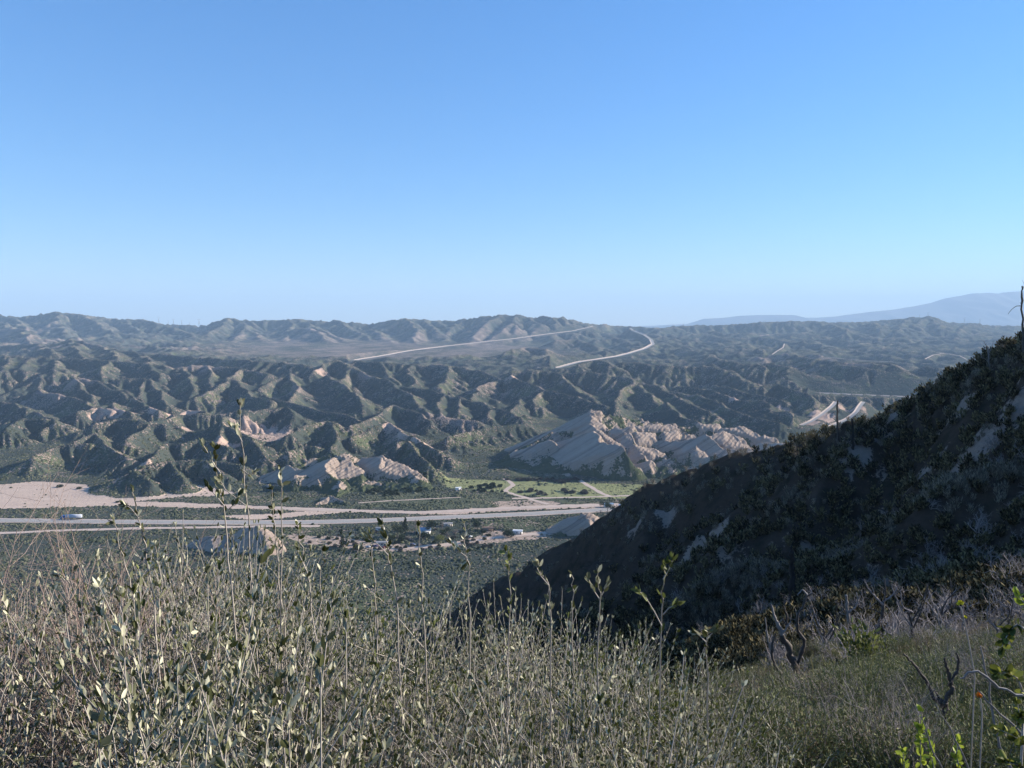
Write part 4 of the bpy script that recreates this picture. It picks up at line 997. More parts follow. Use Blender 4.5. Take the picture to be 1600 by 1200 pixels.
# dead grey twigs inside the foreground brush
for k in range(6):
    px = 200+k*110+rng.uniform(-20, 20); d = rng.uniform(2.2, 3.6); q = P(px, float(np.interp(px, tx, ty))+rng.uniform(0, 60), d); g = gz(q[0], q[1])
    put('dead_shrub', [DTF[k % 2]], (q[0], q[1], g), (q[2]-g)/1.6, rng.uniform(0, 6), 'dead grey twiggy shrub standing inside the silvery foreground brush', 'shrub', 'dead twiggy shrubs in the foreground', ('twigs',))
# chamise on the right
def bush_meshes(n, H, R, L, Wd, nst=30, up=.9):
    st, lf = MB(), MB()
    for k in range(nst):
        a = rng.uniform(0, 6.28); sp = rng.uniform(0, 1)**.6*R/H
        path = stem_path((0, 0, 0), (math.cos(a)*sp, math.sin(a)*sp, 1-.35*sp*sp), H*rng.uniform(.65, 1.05), 6, .09)
        st.tube(path, np.linspace(.008, .002, len(path))*H, 3, cap=False)
        m = n//nst; p, d = along(path, m, .25, 1); p = p+rng.normal(size=p.shape)*.07*H
        d = d/np.linalg.norm(d, axis=1)[:, None]*up+rng.normal(size=p.shape)*.5
        Ls = L*rng.uniform(.6, 1.3, m); Vv, Q, tn = leaves(p, d, Ls, Ls*Wd); lf.add(Vv, Q, tn)
    return st.me('stems'), lf.me('leaves')
CH = [bush_meshes(5200, 1.0, .75, .045, .22, 40) for _ in range(3)]
M_chamb = leaf_material('browned_needle_leaf', (.12,.09,.05), (.30,.24,.14), .1, .8)
for k, (a, b) in enumerate(CH): a.materials.append(M_greytwig); b.materials.append(M_chamb if k == 2 else M_cham)
occ = []
for k in range(290):
    d = math.exp(rng.uniform(math.log(5.0), math.log(42))); px = rng.uniform(1060, 1680)
    if d < 8 and px < 1170: continue
    q = P(px, 1000, d); g = gz(q[0], q[1]); h = rng.uniform(.55, 1.0)*(1 if d > 9 else .9)
    kk_ = 2 if k % 5 == 0 else k % 2; put('chamise_bush', CH[kk_], (q[0], q[1], g-.05), h, rng.uniform(0, 6), ('dense green fine leaved bush' if kk_ < 2 else 'browned dry fine leaved bush')+' in the low sunlit brush on the right', 'bush', 'low green bushes on the right' if kk_ < 2 else 'browned bushes on the right')
# woody dead branches tangled through the low brush on the right
for k in range(46):
    d = math.exp(rng.uniform(math.log(5), math.log(22))); px = rng.uniform(1150, 1600); q = P(px, 1000, d); g = gz(q[0], q[1])
    put('dead_twig_bush', [DTF[k % 2]], (q[0], q[1], g), rng.uniform(.5, .95), rng.uniform(0, 6), 'dead branching twigs tangled in the low brush on the right', 'dead shrub', 'dead twigs in the low brush on the right', ('twigs',))
# hillside shrubs
near_pts_crest = [P(p[0], p[1]+crest_drop(p[0]), p[2]) for p in sky_[2:]]
HS = [bush_meshes(460, 1.0, .62, .15, .34, 20, 1.3) for _ in range(4)]
for a, b in HS: a.materials.append(M_greytwig); b.materials.append(M_hill)
DT = [twig_meshes(5, 1.0, .5, 2, .016, 6, .2) for _ in range(3)]
for m in DT: m.materials.append(M_greytwig)
BT = [twig_meshes(4, 1.0, .6, 3, .022, 5, .28) for _ in range(3)]
for m in BT: m.materials.append(M_greytwig)
def hill_points(n, y0, y1, xlo, xhi, pm=None):
    y = np.exp(rng.uniform(math.log(y0), math.log(y1), n)); u_ = rng.uniform(xlo, xhi, n); x = u_*y
    return x, y, near_at(x, y)
def n_at(x, y): return np.clip(fbm(x/7, y/11, 4, 71)*1.3-.3, 0, 1)
x, y, z = hill_points(26000, 42, 430, -.42, .78)
# keep those that the camera can see: nothing of the slope stands in front
def unseen(x, y, z, lift=1.0):
    hid = np.zeros(len(x), bool)
    for t in np.linspace(.08, .97, 36):
        hid |= near_at(x*t, y*t) > (z+lift)*t+.3
    return hid
vis = ~unseen(x, y, z); gully = fbm(x/14, y/14, 3, 88)
vis &= (z > ZV+2) & (gully > -.3+n_at(x, y)*.6)
x, y, z = x[vis], y[vis], z[vis]
size = rng.uniform(.65, 1.8, len(x))*(.7+.5*smooth(60, 140, y)); order = np.argsort(-size/y)
print('hillside shrubs', len(x))
# denser and taller along the crest and the front rib, where the tops catch the sun
ex, ey = [], []
for line, n_, sp in ((np.array(near_pts_crest), 150, 2.2), (np.array(rib1), 90, 1.6), (np.array(rib2), 40, 1.6)):
    t = rng.uniform(0, len(line)-1.001, n_); i = t.astype(int); f = (t-i)[:, None]; pp = line[i]*(1-f)+line[i+1]*f
    ex.append(pp[:, 0]+rng.normal(size=n_)*sp); ey.append(pp[:, 1]+rng.normal(size=n_)*sp)
ex = np.concatenate(ex); ey = np.concatenate(ey); ezz = near_at(ex, ey); es = rng.uniform(.8, 2.1, len(ex))*np.clip(ey/130, .7, 1.3)
x = np.concatenate((ex, x)); y = np.concatenate((ey, y)); z = np.concatenate((ezz, z)); size = np.concatenate((es, size)); order = np.argsort(-size/y)
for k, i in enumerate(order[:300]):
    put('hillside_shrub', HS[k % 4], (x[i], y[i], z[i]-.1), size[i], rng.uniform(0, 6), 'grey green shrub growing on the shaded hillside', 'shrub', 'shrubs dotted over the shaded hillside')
def merged(name, meshes, pts, sizes, m, label, idx=1):
    """many plants as one mass"""
    Vs, Fs, Ts, n = [], [], [], 0
    src = []
    for pair in meshes:
        me = pair[idx] if isinstance(pair, tuple) else pair
        co = np.empty(len(me.vertices)*3, np.float32); me.vertices.foreach_get('co', co); co = co.reshape(-1, 3)
        li = np.empty(len(me.loops), np.int32); me.loops.foreach_get('vertex_index', li)
        tn = np.empty(len(me.polygons), np.float32); me.attributes['tone'].data.foreach_get('value', tn)
        src.append((co, li.reshape(-1, 4), tn))
    for k, (p, s) in enumerate(zip(pts, sizes)):
        co, f, tn = src[k % len(src)]; a = rng.uniform(0, 6.28); c, s_ = math.cos(a)*s, math.sin(a)*s
        Vs.append(np.column_stack((co[:,0]*c-co[:,1]*s_, co[:,0]*s_+co[:,1]*c, co[:,2]*s))+p); Fs.append(f+n); n += len(co)
        Ts.append(np.clip(tn+rng.uniform(-.25, .25), 0, 1))
    o = link(name, mesh(name, np.concatenate(Vs), np.concatenate(Fs), False, {'tone': np.concatenate(Ts)}), m)
    return tag(o, label, kind='stuff')
rest = order[300:6500]
HSs = [bush_meshes(110, 1.0, .62, .28, .36, 10, 1.3) for _ in range(3)]
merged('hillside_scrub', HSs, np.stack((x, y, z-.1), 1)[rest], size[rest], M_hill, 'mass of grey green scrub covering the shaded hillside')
M_pale = leaf_material('sun_tinted_dry_leaf', (.11,.095,.07), (.42,.37,.28), .1, .9, 0)  # dry brush colour, made paler to stand in for sunlit brush on the ribs
HP = [bush_meshes(120, 1.0, .5, .30, .12, 10, 2.2) for _ in range(3)]
pk = order[6500:9000]; pk = pk[fbm(x[pk]/9, y[pk]/9, 2, 90) > -.05]
px_, py_ = [], []
for line, n_, sp in ((np.array(rib1), 760, 1.8), (np.array(rib2), 240, 2.0), (np.array(rib3), 120, 2.5), (np.array(near_pts_crest), 260, 2.5)):
    t = rng.uniform(0, len(line)-1.001, n_); i = t.astype(int); f = (t-i)[:, None]; pp = line[i]*(1-f)+line[i+1]*f
    px_.append(pp[:, 0]+rng.normal(size=n_)*sp); py_.append(pp[:, 1]+rng.normal(size=n_)*sp)
qb = P(1242, 893, 96); px_.append(qb[0]+rng.normal(size=90)*4); py_.append(qb[1]+4+rng.normal(size=90)*2.5)  # extra pale tufts imitating sunlit brush behind the charred trunk
px_ = np.concatenate(px_); py_ = np.concatenate(py_); rp = np.stack((px_, py_, near_at(px_, py_)-.1), 1)
merged('sun_tinted_dry_brush', HP, np.concatenate((np.stack((x, y, z-.1), 1)[pk], rp)), np.concatenate((size[pk]*.9, rng.uniform(.8, 1.7, len(rp)))), M_pale, 'dry brush among the hillside scrub, coloured pale to look sunlit along the ribs')
# burnt leafless thicket below the slope
x2, y2, z2 = hill_points(2600, 24, 100, .22, .74)
v2 = ~unseen(x2, y2, z2, 1.2) & ((x2/y2 > .36) | (y2 > 60)); x2, y2, z2 = x2[v2], y2[v2], z2[v2]
print('burnt', len(x2))
for k in range(min(len(x2), 260)):
    put('burnt_shrub', [BT[k % 3]], (x2[k], y2[k], z2[k]-.1), rng.uniform(1.2, 2.6)*(.6 if y2[k] < 32 else 1), rng.uniform(0, 6), 'grey leafless fire killed shrub in the thicket below the dark slope', 'dead shrub', 'fire killed shrubs below the slope', ('branches',))
# grassy tufts between the bushes at right
def grass():
    n = 15000; d = rng.uniform(4, 45, n); u_ = rng.uniform(.12, .76, n); x = u_*d; z = near_at(x, d)
    dd = rng.normal(size=(n, 3))*.35; dd[:, 2] = 1
    Vv, Q, tn = leaves(np.stack((x, d, z), 1), dd, rng.uniform(.12, .5, n)*np.clip(d/14, .6, 1.4), .012*np.clip(d/9, .6, 2.2))
    o = link('dry_grass', mesh('dry_grass', Vv, Q, False, {'tone': tn}), leaf_material('dry_grass_blade', (.14,.135,.06), (.36,.32,.19), .2))
    tag(o, 'thin dry grass between the bushes', kind='stuff')
grass()
# fine ground cover under the foreground brush
def litter():
    n = 30000; d = rng.uniform(1.0, 9, n); u_ = rng.uniform(-.8, .5, n); x = u_*d; z = near_at(x, d)
    dd = rng.normal(size=(n, 3))*.8; dd[:, 2] += .8
    Vv, Q, tn = leaves(np.stack((x, d, z+rng.uniform(0, .5, n)**2), 1), dd, rng.uniform(.02, .16, n), .012)
    o = link('undergrowth', mesh('undergrowth', Vv, Q, False, {'tone': tn}), leaf_material('undergrowth_leaf', (.06,.06,.035), (.26,.24,.18), .1))
    tag(o, 'dry tangled undergrowth under the silvery shrubs', kind='stuff')
litter()

# ---------- dead trees traced one by one ----------
def dead(name, label, d, limbs, m, cat='dead tree', r0=.12, foot=True, tipm=None):
    """limbs: list of (radius at base, radius at tip, [(px,py[,dd])...]) base first"""
    hd = hit(*limbs[0][2][0][:2], max(2.5, d*.4), d*2.2) or d; rs = hd/d; d = hd
    q0 = P(*limbs[0][2][0][:2], d); g = gz(q0[0], q0[1]); o = np.array((q0[0], q0[1], min(g, q0[2])))
    e = empty(name, o, 0, label, cat)
    for k, (ra, rb, pts) in enumerate(limbs):
        ra, rb = ra*rs, rb*rs
        w = np.array([P(p[0], p[1], d+(p[2] if len(p) > 2 else 0)) for p in pts])-o
        if k == 0: w = np.vstack(([w[0][0], w[0][1], -.15], w))
        t = np.linspace(0, len(w)-1, len(w)*4); w = np.stack([np.interp(t, np.arange(len(w)), w[:, j]) for j in range(3)], 1)
        for _ in range(2): w[1:-1] = (w[:-2]+2*w[1:-1]+w[2:])/4
        w[1:-1] += rng.normal(size=w[1:-1].shape)*ra*.18
        mb = MB(); mb.tube(w, np.linspace(ra, rb, len(w))*(1+.15*rng.normal(size=len(w))), 7)
        mm = tipm if (tipm and k % 2 == 1) else m
        mb.build('trunk' if k == 0 else 'branch', mm, e, True)
    return e
def twigs_on(lst, d, n, L, r):
    """short random twigs for a limb list (image px)"""
    out = []
    for ra, rb, pts in lst:
        for _ in range(n):
            i = rng.integers(0, len(pts)-1); f = rng.uniform(); a, b = pts[i], pts[i+1]
            x0, y0 = a[0]+(b[0]-a[0])*f, a[1]+(b[1]-a[1])*f; an = rng.uniform(-2.6, -.5); l = rng.uniform(.4, 1)*L
            out.append((r, r*.4, [(x0, y0), (x0+math.cos(an)*l*.5, y0+math.sin(an)*l*.5), (x0+math.cos(an+rng.uniform(-.6, .6))*l, y0+math.sin(an)*l)]))
    return out
A = [(.065,.04,[(1236,1086),(1240,1065),(1245,1048),(1235,1022),(1222,992)]), (.035,.012,[(1222,992),(1214,972),(1205,945)]), (.03,.012,[(1245,1048),(1252,1020),(1258,1000),(1246,985),(1245,962),(1256,945),(1261,930)]),
     (.022,.008,[(1222,992),(1230,978),(1236,972)]),(.02,.007,[(1230,978),(1229,960),(1224,946)]),(.018,.006,[(1261,930),(1254,920),(1246,930)]), (.028,.012,[(1222,1055),(1210,1040),(1204,1015),(1212,990)]),(.016,.006,[(1204,1015),(1198,990),(1196,965)]),(.014,.006,[(1261,932),(1270,926),(1278,934)])]
dead('burnt_manzanita', 'forked burnt trunk with two bleached limbs rising from green brush', 11.0, A+twigs_on(A[1:4], 11, 3, 16, .007), M_burnt, tipm=M_bone)
B = [(.045,.035,[(1535,1190),(1528,1165),(1505,1152),(1486,1135),(1477,1112),(1475,1098)]), (.022,.008,[(1475,1098),(1458,1092),(1456,1078),(1444,1060),(1425,1035),(1412,1022)]),
     (.024,.010,[(1475,1098),(1486,1082),(1486,1066),(1480,1048),(1476,1028)]),(.016,.006,[(1486,1066),(1496,1048),(1498,1030),(1494,1020)]),(.012,.005,[(1475,1098),(1466,1088),(1460,1078)])]
dead('burnt_manzanita', 'low black branch sweeping up and forking in three at lower right', 6.5, B+twigs_on(B[1:3], 6.5, 3, 14, .004), M_burnt)
Cc = [(.09,.05,[(1362,1012),(1370,990),(1378,965),(1380,945)]),(.045,.02,[(1380,945),(1370,935),(1358,922),(1350,905)]),(.04,.02,[(1380,945),(1384,925),(1382,905)]),(.035,.015,[(1380,940),(1395,930),(1404,915)]),(.03,.01,[(1378,960),(1362,950),(1350,952)])]
dead('burnt_manzanita', 'spreading dead bush with a curved black trunk above the green sprout', 28, Cc+twigs_on(Cc[1:], 28, 6, 22, .012), M_burnt, tipm=M_greytwig)
Dd = [(.06,.04,[(1327,1000),(1326,975),(1324,950),(1322,930)]),(.035,.02,[(1324,958),(1336,950),(1341,938),(1338,926)])]
dead('burnt_manzanita', 'small bare trunk with one hooked pale limb beside the green sprout', 24, Dd+twigs_on(Dd, 24, 5, 16, .01), M_bone)
E_ = [(.05,.03,[(1306,1055),(1312,1040),(1322,1030)]),(.03,.01,[(1312,1040),(1306,1028)])]
dead('burnt_stump', 'short leaning black stub in the middle of the green brush', 11, E_, M_char, 'stump')
dead('charred_snag', 'lone pitch black pole shaped trunk on the shaded slope', 99, [(.55,.30,[(1237,946),(1237.5,915),(1238,885),(1237,862)]),(.24,.09,[(1237,868),(1236,860),(1237,853)]),(.08,.03,[(1237,885),(1241,882)]),(.08,.03,[(1237,900),(1232,896)])], M_char)
Snag1 = [(.26,.13,[(1309,696),(1309,670),(1308,645),(1309,626)]),(.04,.015,[(1309,662),(1304,655),(1298,652)]),(.05,.02,[(1310,690),(1318,680),(1324,672)]),(.04,.015,[(1309,648),(1312,640)])]
dead('charred_snag', 'tall thin bare trunk on the spur crest, left of a pair', 148, Snag1+twigs_on(Snag1[:1], 148, 6, 9, .03), M_burnt)
Snag2 = [(.28,.15,[(1333,705),(1332,685),(1333,668),(1331,655)]),(.06,.02,[(1332,684),(1340,676),(1346,668)]),(.06,.02,[(1333,676),(1324,668),(1318,662)]),(.05,.02,[(1332,690),(1325,684),(1316,682)])]
dead('charred_snag', 'stouter branching dead trunk on the spur crest, right of a pair', 142, Snag2+twigs_on(Snag2[1:], 142, 4, 10, .03), M_char)
Snag3 = [(.14,.09,[(1546,580),(1545,565),(1544,550),(1543,542)]),(.05,.02,[(1543,546),(1540,538),(1537,532)]),(.05,.02,[(1545,552),(1551,540),(1552,532)]),(.04,.015,[(1545,566),(1538,560),(1530,558)])]
dead('bare_tree', 'small bare forked tree near the top of the spur crest', 117, Snag3+twigs_on(Snag3[1:], 117, 5, 8, .02), M_greytwig)
Snag4 = [(.26,.10,[(1600,570),(1599,540),(1597,500),(1596,465),(1597,447)]),(.05,.02,[(1596.5,478),(1588,478),(1580,484),(1575,491)]),(.04,.015,[(1597,455),(1601,444),(1597,438)]),(.04,.02,[(1597,510),(1602,506)]),(.03,.015,[(1596,478),(1594,472)])]
dead('charred_snag', 'tallest bare trunk at the right edge with one drooping branch', 112, Snag4, M_burnt)
for ax_, ay_, lab in ((1290, 1010, 'burnt trunk with drooping limbs left of the curved black trunk'), (1425, 985, 'thin twisted burnt trunk behind the three forked black branch'), (1468, 975, 'two stemmed burnt shrub below the yellow flower'), (1560, 1000, 'grey burnt shrub close to the right edge branch')):
    L0 = [(.05,.03,[(ax_, ay_+25), (ax_+rng.uniform(-4, 4), ay_), (ax_+rng.uniform(-8, 8), ay_-28)])]
    for s_ in (-1, 1, -1, 1): L0.append((.03, .01, [(ax_+rng.uniform(-4, 4), ay_-rng.uniform(0, 28)), (ax_+s_*rng.uniform(12, 22), ay_-rng.uniform(25, 40)), (ax_+s_*rng.uniform(14, 34), ay_-rng.uniform(50, 75))]))
    dead('burnt_shrub', lab, 24, L0+twigs_on(L0[1:], 24, 5, 20, .009), M_burnt, 'dead shrub', tipm=M_greytwig)
# other bare shrubs on the slope
for k, (px, py, d, s, lab) in enumerate([(1065,905,98,3.6,'arching pale leafless bush low on the dark slope'),(1455,905,70,3.4,'pale arching dead bush under the front rib'),(1525,880,75,4.5,'tall grey dead bush against the front rib on the right'),(1325,650,150,2.0,'wispy bare bush between the two crest trunks')]):
    q = P(px, py+20, d); put('dead_bush', [BT[k % 3]], (q[0], q[1], gz(q[0], q[1])), s, k*1.3, lab, 'dead bush', None, ('branches',))
# green sprouts
for px, py, d, s, lab in [(1345,985,24,1.5,'bright green sprout at the foot of the pale hooked trunk'),(1390,955,27,.8,'small green sprout right of the curved black trunk')]:
    q = P(px, py, d); g = gz(q[0], q[1]); e = put('green_sprout', HS[0], (q[0], q[1], g), s, 0, lab, 'sprout')
    for c in e.children:
        if c.data is HS[0][1]:
            c.data = c.data.copy(); c.data.materials.clear(); c.data.materials.append(M_olive)
# lime sprigs and edge shrub
def sprig(pts, d, label, m, n, L, Wd=.6, r=.004, spread=.8, name='leafy_sprig'):
    w = np.array([P(a, b, d) for a, b in pts]); o = w[0].copy(); o[2] = min(gz(o[0], o[1]), o[2]); w = np.vstack(((0, 0, 0), w-o))
    t = np.linspace(0, len(w)-1, 14); w = np.stack([np.interp(t, np.arange(len(w)), w[:, k]) for k in range(3)], 1)
    st, lf = MB(), MB(); leafy(st, lf, w, n, L, Wd, spread, .15, 1, tube=(r, .001), sides=5)
    e = empty(name, o, 0, label, 'sprig'); st.build('stem', M_stem, e, True); lf.build('leaves', m, e)
sprig([(1440,1210),(1438,1160),(1440,1112)], 2.6, 'bright lime green sprig at the bottom right', M_lime, 60, .03)
sprig([(1462,1215),(1455,1180),(1450,1150)], 2.5, 'lime sprig leaning right of the tallest lime one', M_lime, 40, .028)
sprig([(1415,1210),(1412,1190),(1411,1175)], 2.5, 'shortest lime sprig, low left of the others', M_lime, 24, .026)
sprig([(1500,1205),(1494,1180),(1497,1158)], 2.4, 'round lime tuft between the sprigs and the edge shrub', M_lime, 40, .026)
sprig([(1620,1100),(1600,1085),(1590,1060),(1572,1050),(1560,1052)], 1.5, 'dark leafy branch reaching in from the right edge', M_edge, 34, .024)
sprig([(1640,1010),(1610,990),(1590,975),(1578,985),(1566,1010)], 1.4, 'upper drooping branch of yellow green leaves at the right edge', M_edge, 34, .022)
sprig([(1625,960),(1605,945),(1596,938),(1592,930)], 1.4, 'highest yellow leaf tuft at the right edge', M_lime, 14, .022)
sprig([(1640,1190),(1610,1170),(1585,1150),(1560,1140)], 1.6, 'lower dark leafy branch at the right edge', M_edge, 40, .024)
sprig([(1620,1215),(1590,1195),(1570,1190)], 1.5, 'bottom corner branch with dark oval leaves', M_edge, 34, .024)
sprig([(1600,1110),(1596,1130),(1590,1100)], 1.7, 'leaf cluster between the two dark edge branches', M_edge, 34, .022)
def bare(pts, d, r, label):
    w = np.array([P(a, b, d) for a, b in pts]); o = w[0].copy(); w = w-o
    t = np.linspace(0, len(w)-1, 12); w = np.stack([np.interp(t, np.arange(len(w)), w[:, k]) for k in range(3)], 1); w[1:-1] += rng.normal(size=w[1:-1].shape)*r*.5
    mb = MB(); mb.tube(w, np.linspace(r, r*.5, len(w)), 5)
    o_ = mb.build('bare_branch', M_bone, None, True); o_.location = o; tag(o_, label, 'branch')
bare([(1640,1095),(1590,1085),(1560,1075),(1535,1055)], 1.9, .0045, 'thick bleached branch crossing the right edge')
bare([(1560,1075),(1545,1060),(1530,1048),(1512,1050),(1500,1060)], 1.9, .004, 'pale branch running left from the thick bleached one')
bare([(1640,1180),(1600,1150),(1570,1120),(1545,1100),(1530,1080)], 2.0, .004, 'long thin pale branch slanting down to the right edge')
bare([(1585,1215),(1565,1170),(1550,1120),(1545,1060),(1532,1010)], 2.0, .004, 'long straight stem crossing the lower right corner')
bare([(1520,1215),(1500,1170),(1480,1130),(1462,1100)], 2.2, .003, 'thin pale twig between the lime sprigs')
bare([(1480,1215),(1455,1170),(1448,1140),(1440,1120)], 2.3, .003, 'whitish twig beside the tallest lime sprig')
# flowers
def flower(pts, d, heads, m, label, r=.0022):
    w = np.array([P(a, b, d) for a, b in pts]); o = w[0].copy(); g = gz(o[0], o[1]); o[2] = g; w = np.vstack(((0, 0, 0), w-o))
    t = np.linspace(0, len(w)-1, 12); w = np.stack([np.interp(t, np.arange(len(w)), w[:, k]) for k in range(3)], 1)
    e = empty('wildflower', o, 0, label, 'flower'); mb = MB(); mb.tube(w, r, 5); mb.build('stem', M_stem, e, True)
    for hx, hy, s in heads:
        q = P(hx, hy, d)-o; n = 14; D = rng.normal(size=(n, 3))*.8; D[:, 2] = np.abs(D[:, 2])
        Vv, Q, tn = leaves(np.repeat(q[None], n, 0), D, s, s*.6); b = MB(); b.add(Vv, Q, tn); b.build('flower_head', m, e)
flower([(1524,1060),(1514,1005),(1508,975),(1501,948)], 2.4, [(1501,944,.014),(1508,965,.008)], M_yellow, 'tall stalk topped by a small yellow flower')
flower([(1535,1120),(1532,1092)], 2.2, [(1530,1088,.014)], M_orange, 'single small orange flower at lower right')
# ================= things in the valley =================
# scrub on the flats and the nearest foothills, one low mound per shrub
def scrub():
    th = np.arange(5)*2*np.pi/5
    bv = np.vstack(([[0, 0, .62]], np.column_stack((np.cos(th)*.62, np.sin(th)*.62, np.full(5, .46))), np.column_stack((np.cos(th+.6), np.sin(th+.6), np.full(5, -.1)))))
    bf = [(0, 1+k, 1+(k+1) % 5) for k in range(5)]
    for k in range(5): a, b, c, d = 1+k, 1+(k+1) % 5, 6+k, 6+(k+1) % 5; bf += [(a, c, b), (b, c, d)]
    bf = np.array(bf)
    n = 150000
    d = np.sqrt(rng.uniform(440**2, 1250**2, n)); d = np.where(rng.uniform(size=n) < .35, rng.uniform(440, 900, n), d)
    u_ = rng.uniform(-.74, .74, n); x, y = u_*d, d
    ii = np.clip(((np.log(y)-S0)/(S1-S0)*(NS-1)).astype(int), 0, NS-1); jj = np.clip(((x/y-U0)/(U1-U0)*(NU-1)).astype(int), 0, NU-1)
    bare_ = np.maximum(np.maximum(a_sand[ii, jj], a_yard[ii, jj]*.75), np.clip(a_mead[ii, jj]-.3, 0, 1)*1.25)
    bare_ = np.maximum(bare_, a_pink[ii, jj]*.7)
    clump = fbm(x/24, y/24, 4, 301)
    keep = (rng.uniform(size=n) > bare_*.985) & (rng.uniform(size=n) < .62+clump*1.1)
    # keep clear of the roads
    for o in [o for o in C.objects if o.name.split('.')[0] in ('highway_shoulder', 'dirt_road', 'dirt_track')]:
        co = np.empty(len(o.data.vertices)*3, np.float32); o.data.vertices.foreach_get('co', co); co = co.reshape(-1, 4, 3)
        c = co.mean(1); w_ = np.linalg.norm(co[0, 0]-co[0, 3])/2
        for a, b in zip(c[:-1], c[1:]):
            m = (np.abs(x-(a[0]+b[0])/2) < w_+8+abs(a[0]-b[0])) & (np.abs(y-(a[1]+b[1])/2) < w_+8+abs(a[1]-b[1])) & keep
            if not m.any(): continue
            dx, dy = b[0]-a[0], b[1]-a[1]; t = np.clip(((x[m]-a[0])*dx+(y[m]-a[1])*dy)/(dx*dx+dy*dy), 0, 1)
            keep[np.nonzero(m)[0][np.hypot(x[m]-a[0]-t*dx, y[m]-a[1]-t*dy) < w_+.7]] = False
    x, y = x[keep], y[keep]; z = far_z(x, y); clump = clump[keep]
    s = rng.uniform(.45, 1.5, len(x))*(1+np.clip(clump, -.3, .6)); s = np.where(rng.uniform(size=len(x)) < .03, s*1.8, s)
    a = rng.uniform(0, 6.28, len(x)); ca, sa = np.cos(a)*s, np.sin(a)*s
    Vv = np.stack((bv[None, :, 0]*ca[:, None]-bv[None, :, 1]*sa[:, None], bv[None, :, 0]*sa[:, None]+bv[None, :, 1]*ca[:, None], np.broadcast_to(bv[None, :, 2], (len(x), 11))*s[:, None]*rng.uniform(.7, 1.2, (len(x), 1))), 2)
    Vv = Vv*(1+rng.normal(size=(len(x), 11, 1))*.13)+np.stack((x, y, z), 1)[:, None]
    Fc = (np.arange(len(x))[:, None, None]*11+bf[None]).reshape(-1, 3)
    tn = np.repeat(np.clip(.45+fbm(x/60, y/60, 3, 305)*.6+rng.normal(size=len(x))*.22, 0, 1), len(bf))
    print('scrub', len(x))
    tag(link('valley_scrub', mesh('valley_scrub', Vv.reshape(-1, 3), Fc, False, {'tone': tn}), M_scrub), 'grey green desert scrub dotted over the valley floor', kind='stuff')
scrub()
def vz(px, py): return on_z(px, py, ZV)
# the lorry on the highway
def wheel(parent, x, y, r=.5, w=.35):
    mb = MB(); mb.tube([(x, y-w/2, r), (x, y+w/2, r)], r, 12); t = mb.build('wheel', M_tyre, parent)
    mb = MB(); mb.tube([(x, y-w/2-.02, r), (x, y+w/2+.02, r)], r*.5, 8); mb.build('rim', M_metal, t)
M_tyre = flat('tyre_rubber', (.03,.03,.03)); M_metal = flat('dull_metal', (.35,.35,.36), rough=.5, spec=.4)
M_trail = flat('pale_blue_trailer', (.43,.46,.52), rough=.5, var=.08, sc=.4); M_cab = flat('blue_cab_paint', (.10,.20,.42), rough=.4, var=.1)
M_glass = flat('dark_glass', (.03,.035,.045), rough=.15, spec=.5); M_white = flat('white_paint', (.72,.72,.70), rough=.6, var=.08)
def lorry():
    q = vz(110, 812.6); e = empty('semi_truck', (q[0], q[1]+3, ZV+.27), math.radians(-1), 'blue and white semi truck driving on the highway at the far left', 'truck')
    mb = MB(); mb.box((1.5, 0, 2.75), (15.0, 2.6, 2.9)); tr = mb.build('trailer', M_trail, e)
    mb = MB(); mb.box((1.5, 0, 1.17), (14.6, 1.4, .25)); mb.build('chassis', M_tyre, e)
    mb = MB(); mb.box((-8.2, 0, 2.3), (3.0, 2.5, 2.6), taper=.93); mb.box((-10.1, 0, 1.35), (1.6, 2.2, 1.2), taper=.9); cab = mb.build('cab', M_cab, e)
    mb = MB(); mb.box((-9.72, 0, 2.75), (.1, 2.1, .9)); mb.build('windscreen', M_glass, cab)
    mb = MB(); mb.box((-8.6, -1.24, 2.7), (1.1, .06, .7)); mb.build('side_window', M_glass, cab)
    for wx in (-10.1, -6.6, -5.4, 6.6, 7.9):
        for wy in (-1.1, 1.1): wheel(e, wx, wy)
lorry()
# ranch buildings
M_roofb = flat('blue_metal_roof', (.26,.36,.45), rough=.5, var=.15, sc=.5); M_roofg = flat('grey_roof', (.30,.29,.28), var=.2, sc=.5); M_wallc = flat('cream_wall', (.60,.56,.50), var=.12, sc=.4)
M_wood = flat('brown_wood', (.22,.15,.11), var=.3, sc=.8); M_door = flat('door_paint', (.16,.12,.10))
def house(px, py, L, Wd, H, rz, wall, roof, label, rise=1.5, name='ranch_house', nwin=3):
    q = vz(px, py); e = empty(name, (q[0], q[1], ZV), rz, label, 'building')
    mb = MB(); mb.box((0, 0, H/2-.2), (L, Wd, H+.4)); wl = mb.build('wall', wall, e)
    x, y, h = L/2+.4, Wd/2+.5, H
    V_ = np.array([(-x,-y,h),(x,-y,h),(x,y,h),(-x,y,h),(-x,0,h+rise),(x,0,h+rise),(-x,-y,h-.15),(x,-y,h-.15),(x,y,h-.15),(-x,y,h-.15)]); V_[:, 2] += .17
    mb = MB(); mb.add(V_, [(0,1,5,4),(2,3,4,5),(0,6,7,1),(2,8,9,3),(6,9,8,7)]); mb.add(V_, [(0,4,3),(1,2,5)]); rf = mb.build('roof', roof, e)
    for k in range(nwin):
        xx = -L/2+L*(k+.7)/(nwin+.6); mb = MB(); mb.box((xx, -Wd/2-.03, H*.58), (1.3, .1, 1.1)); fr = mb.build('window', M_white, e)
        mb = MB(); mb.box((xx, -Wd/2-.085, H*.58), (1.1, .04, .9)); mb.build('pane', M_glass, fr)
    mb = MB(); mb.box((L*.36, -Wd/2-.04, 1.05), (1.0, .1, 2.1)); d = mb.build('door', M_door, e)
    return e
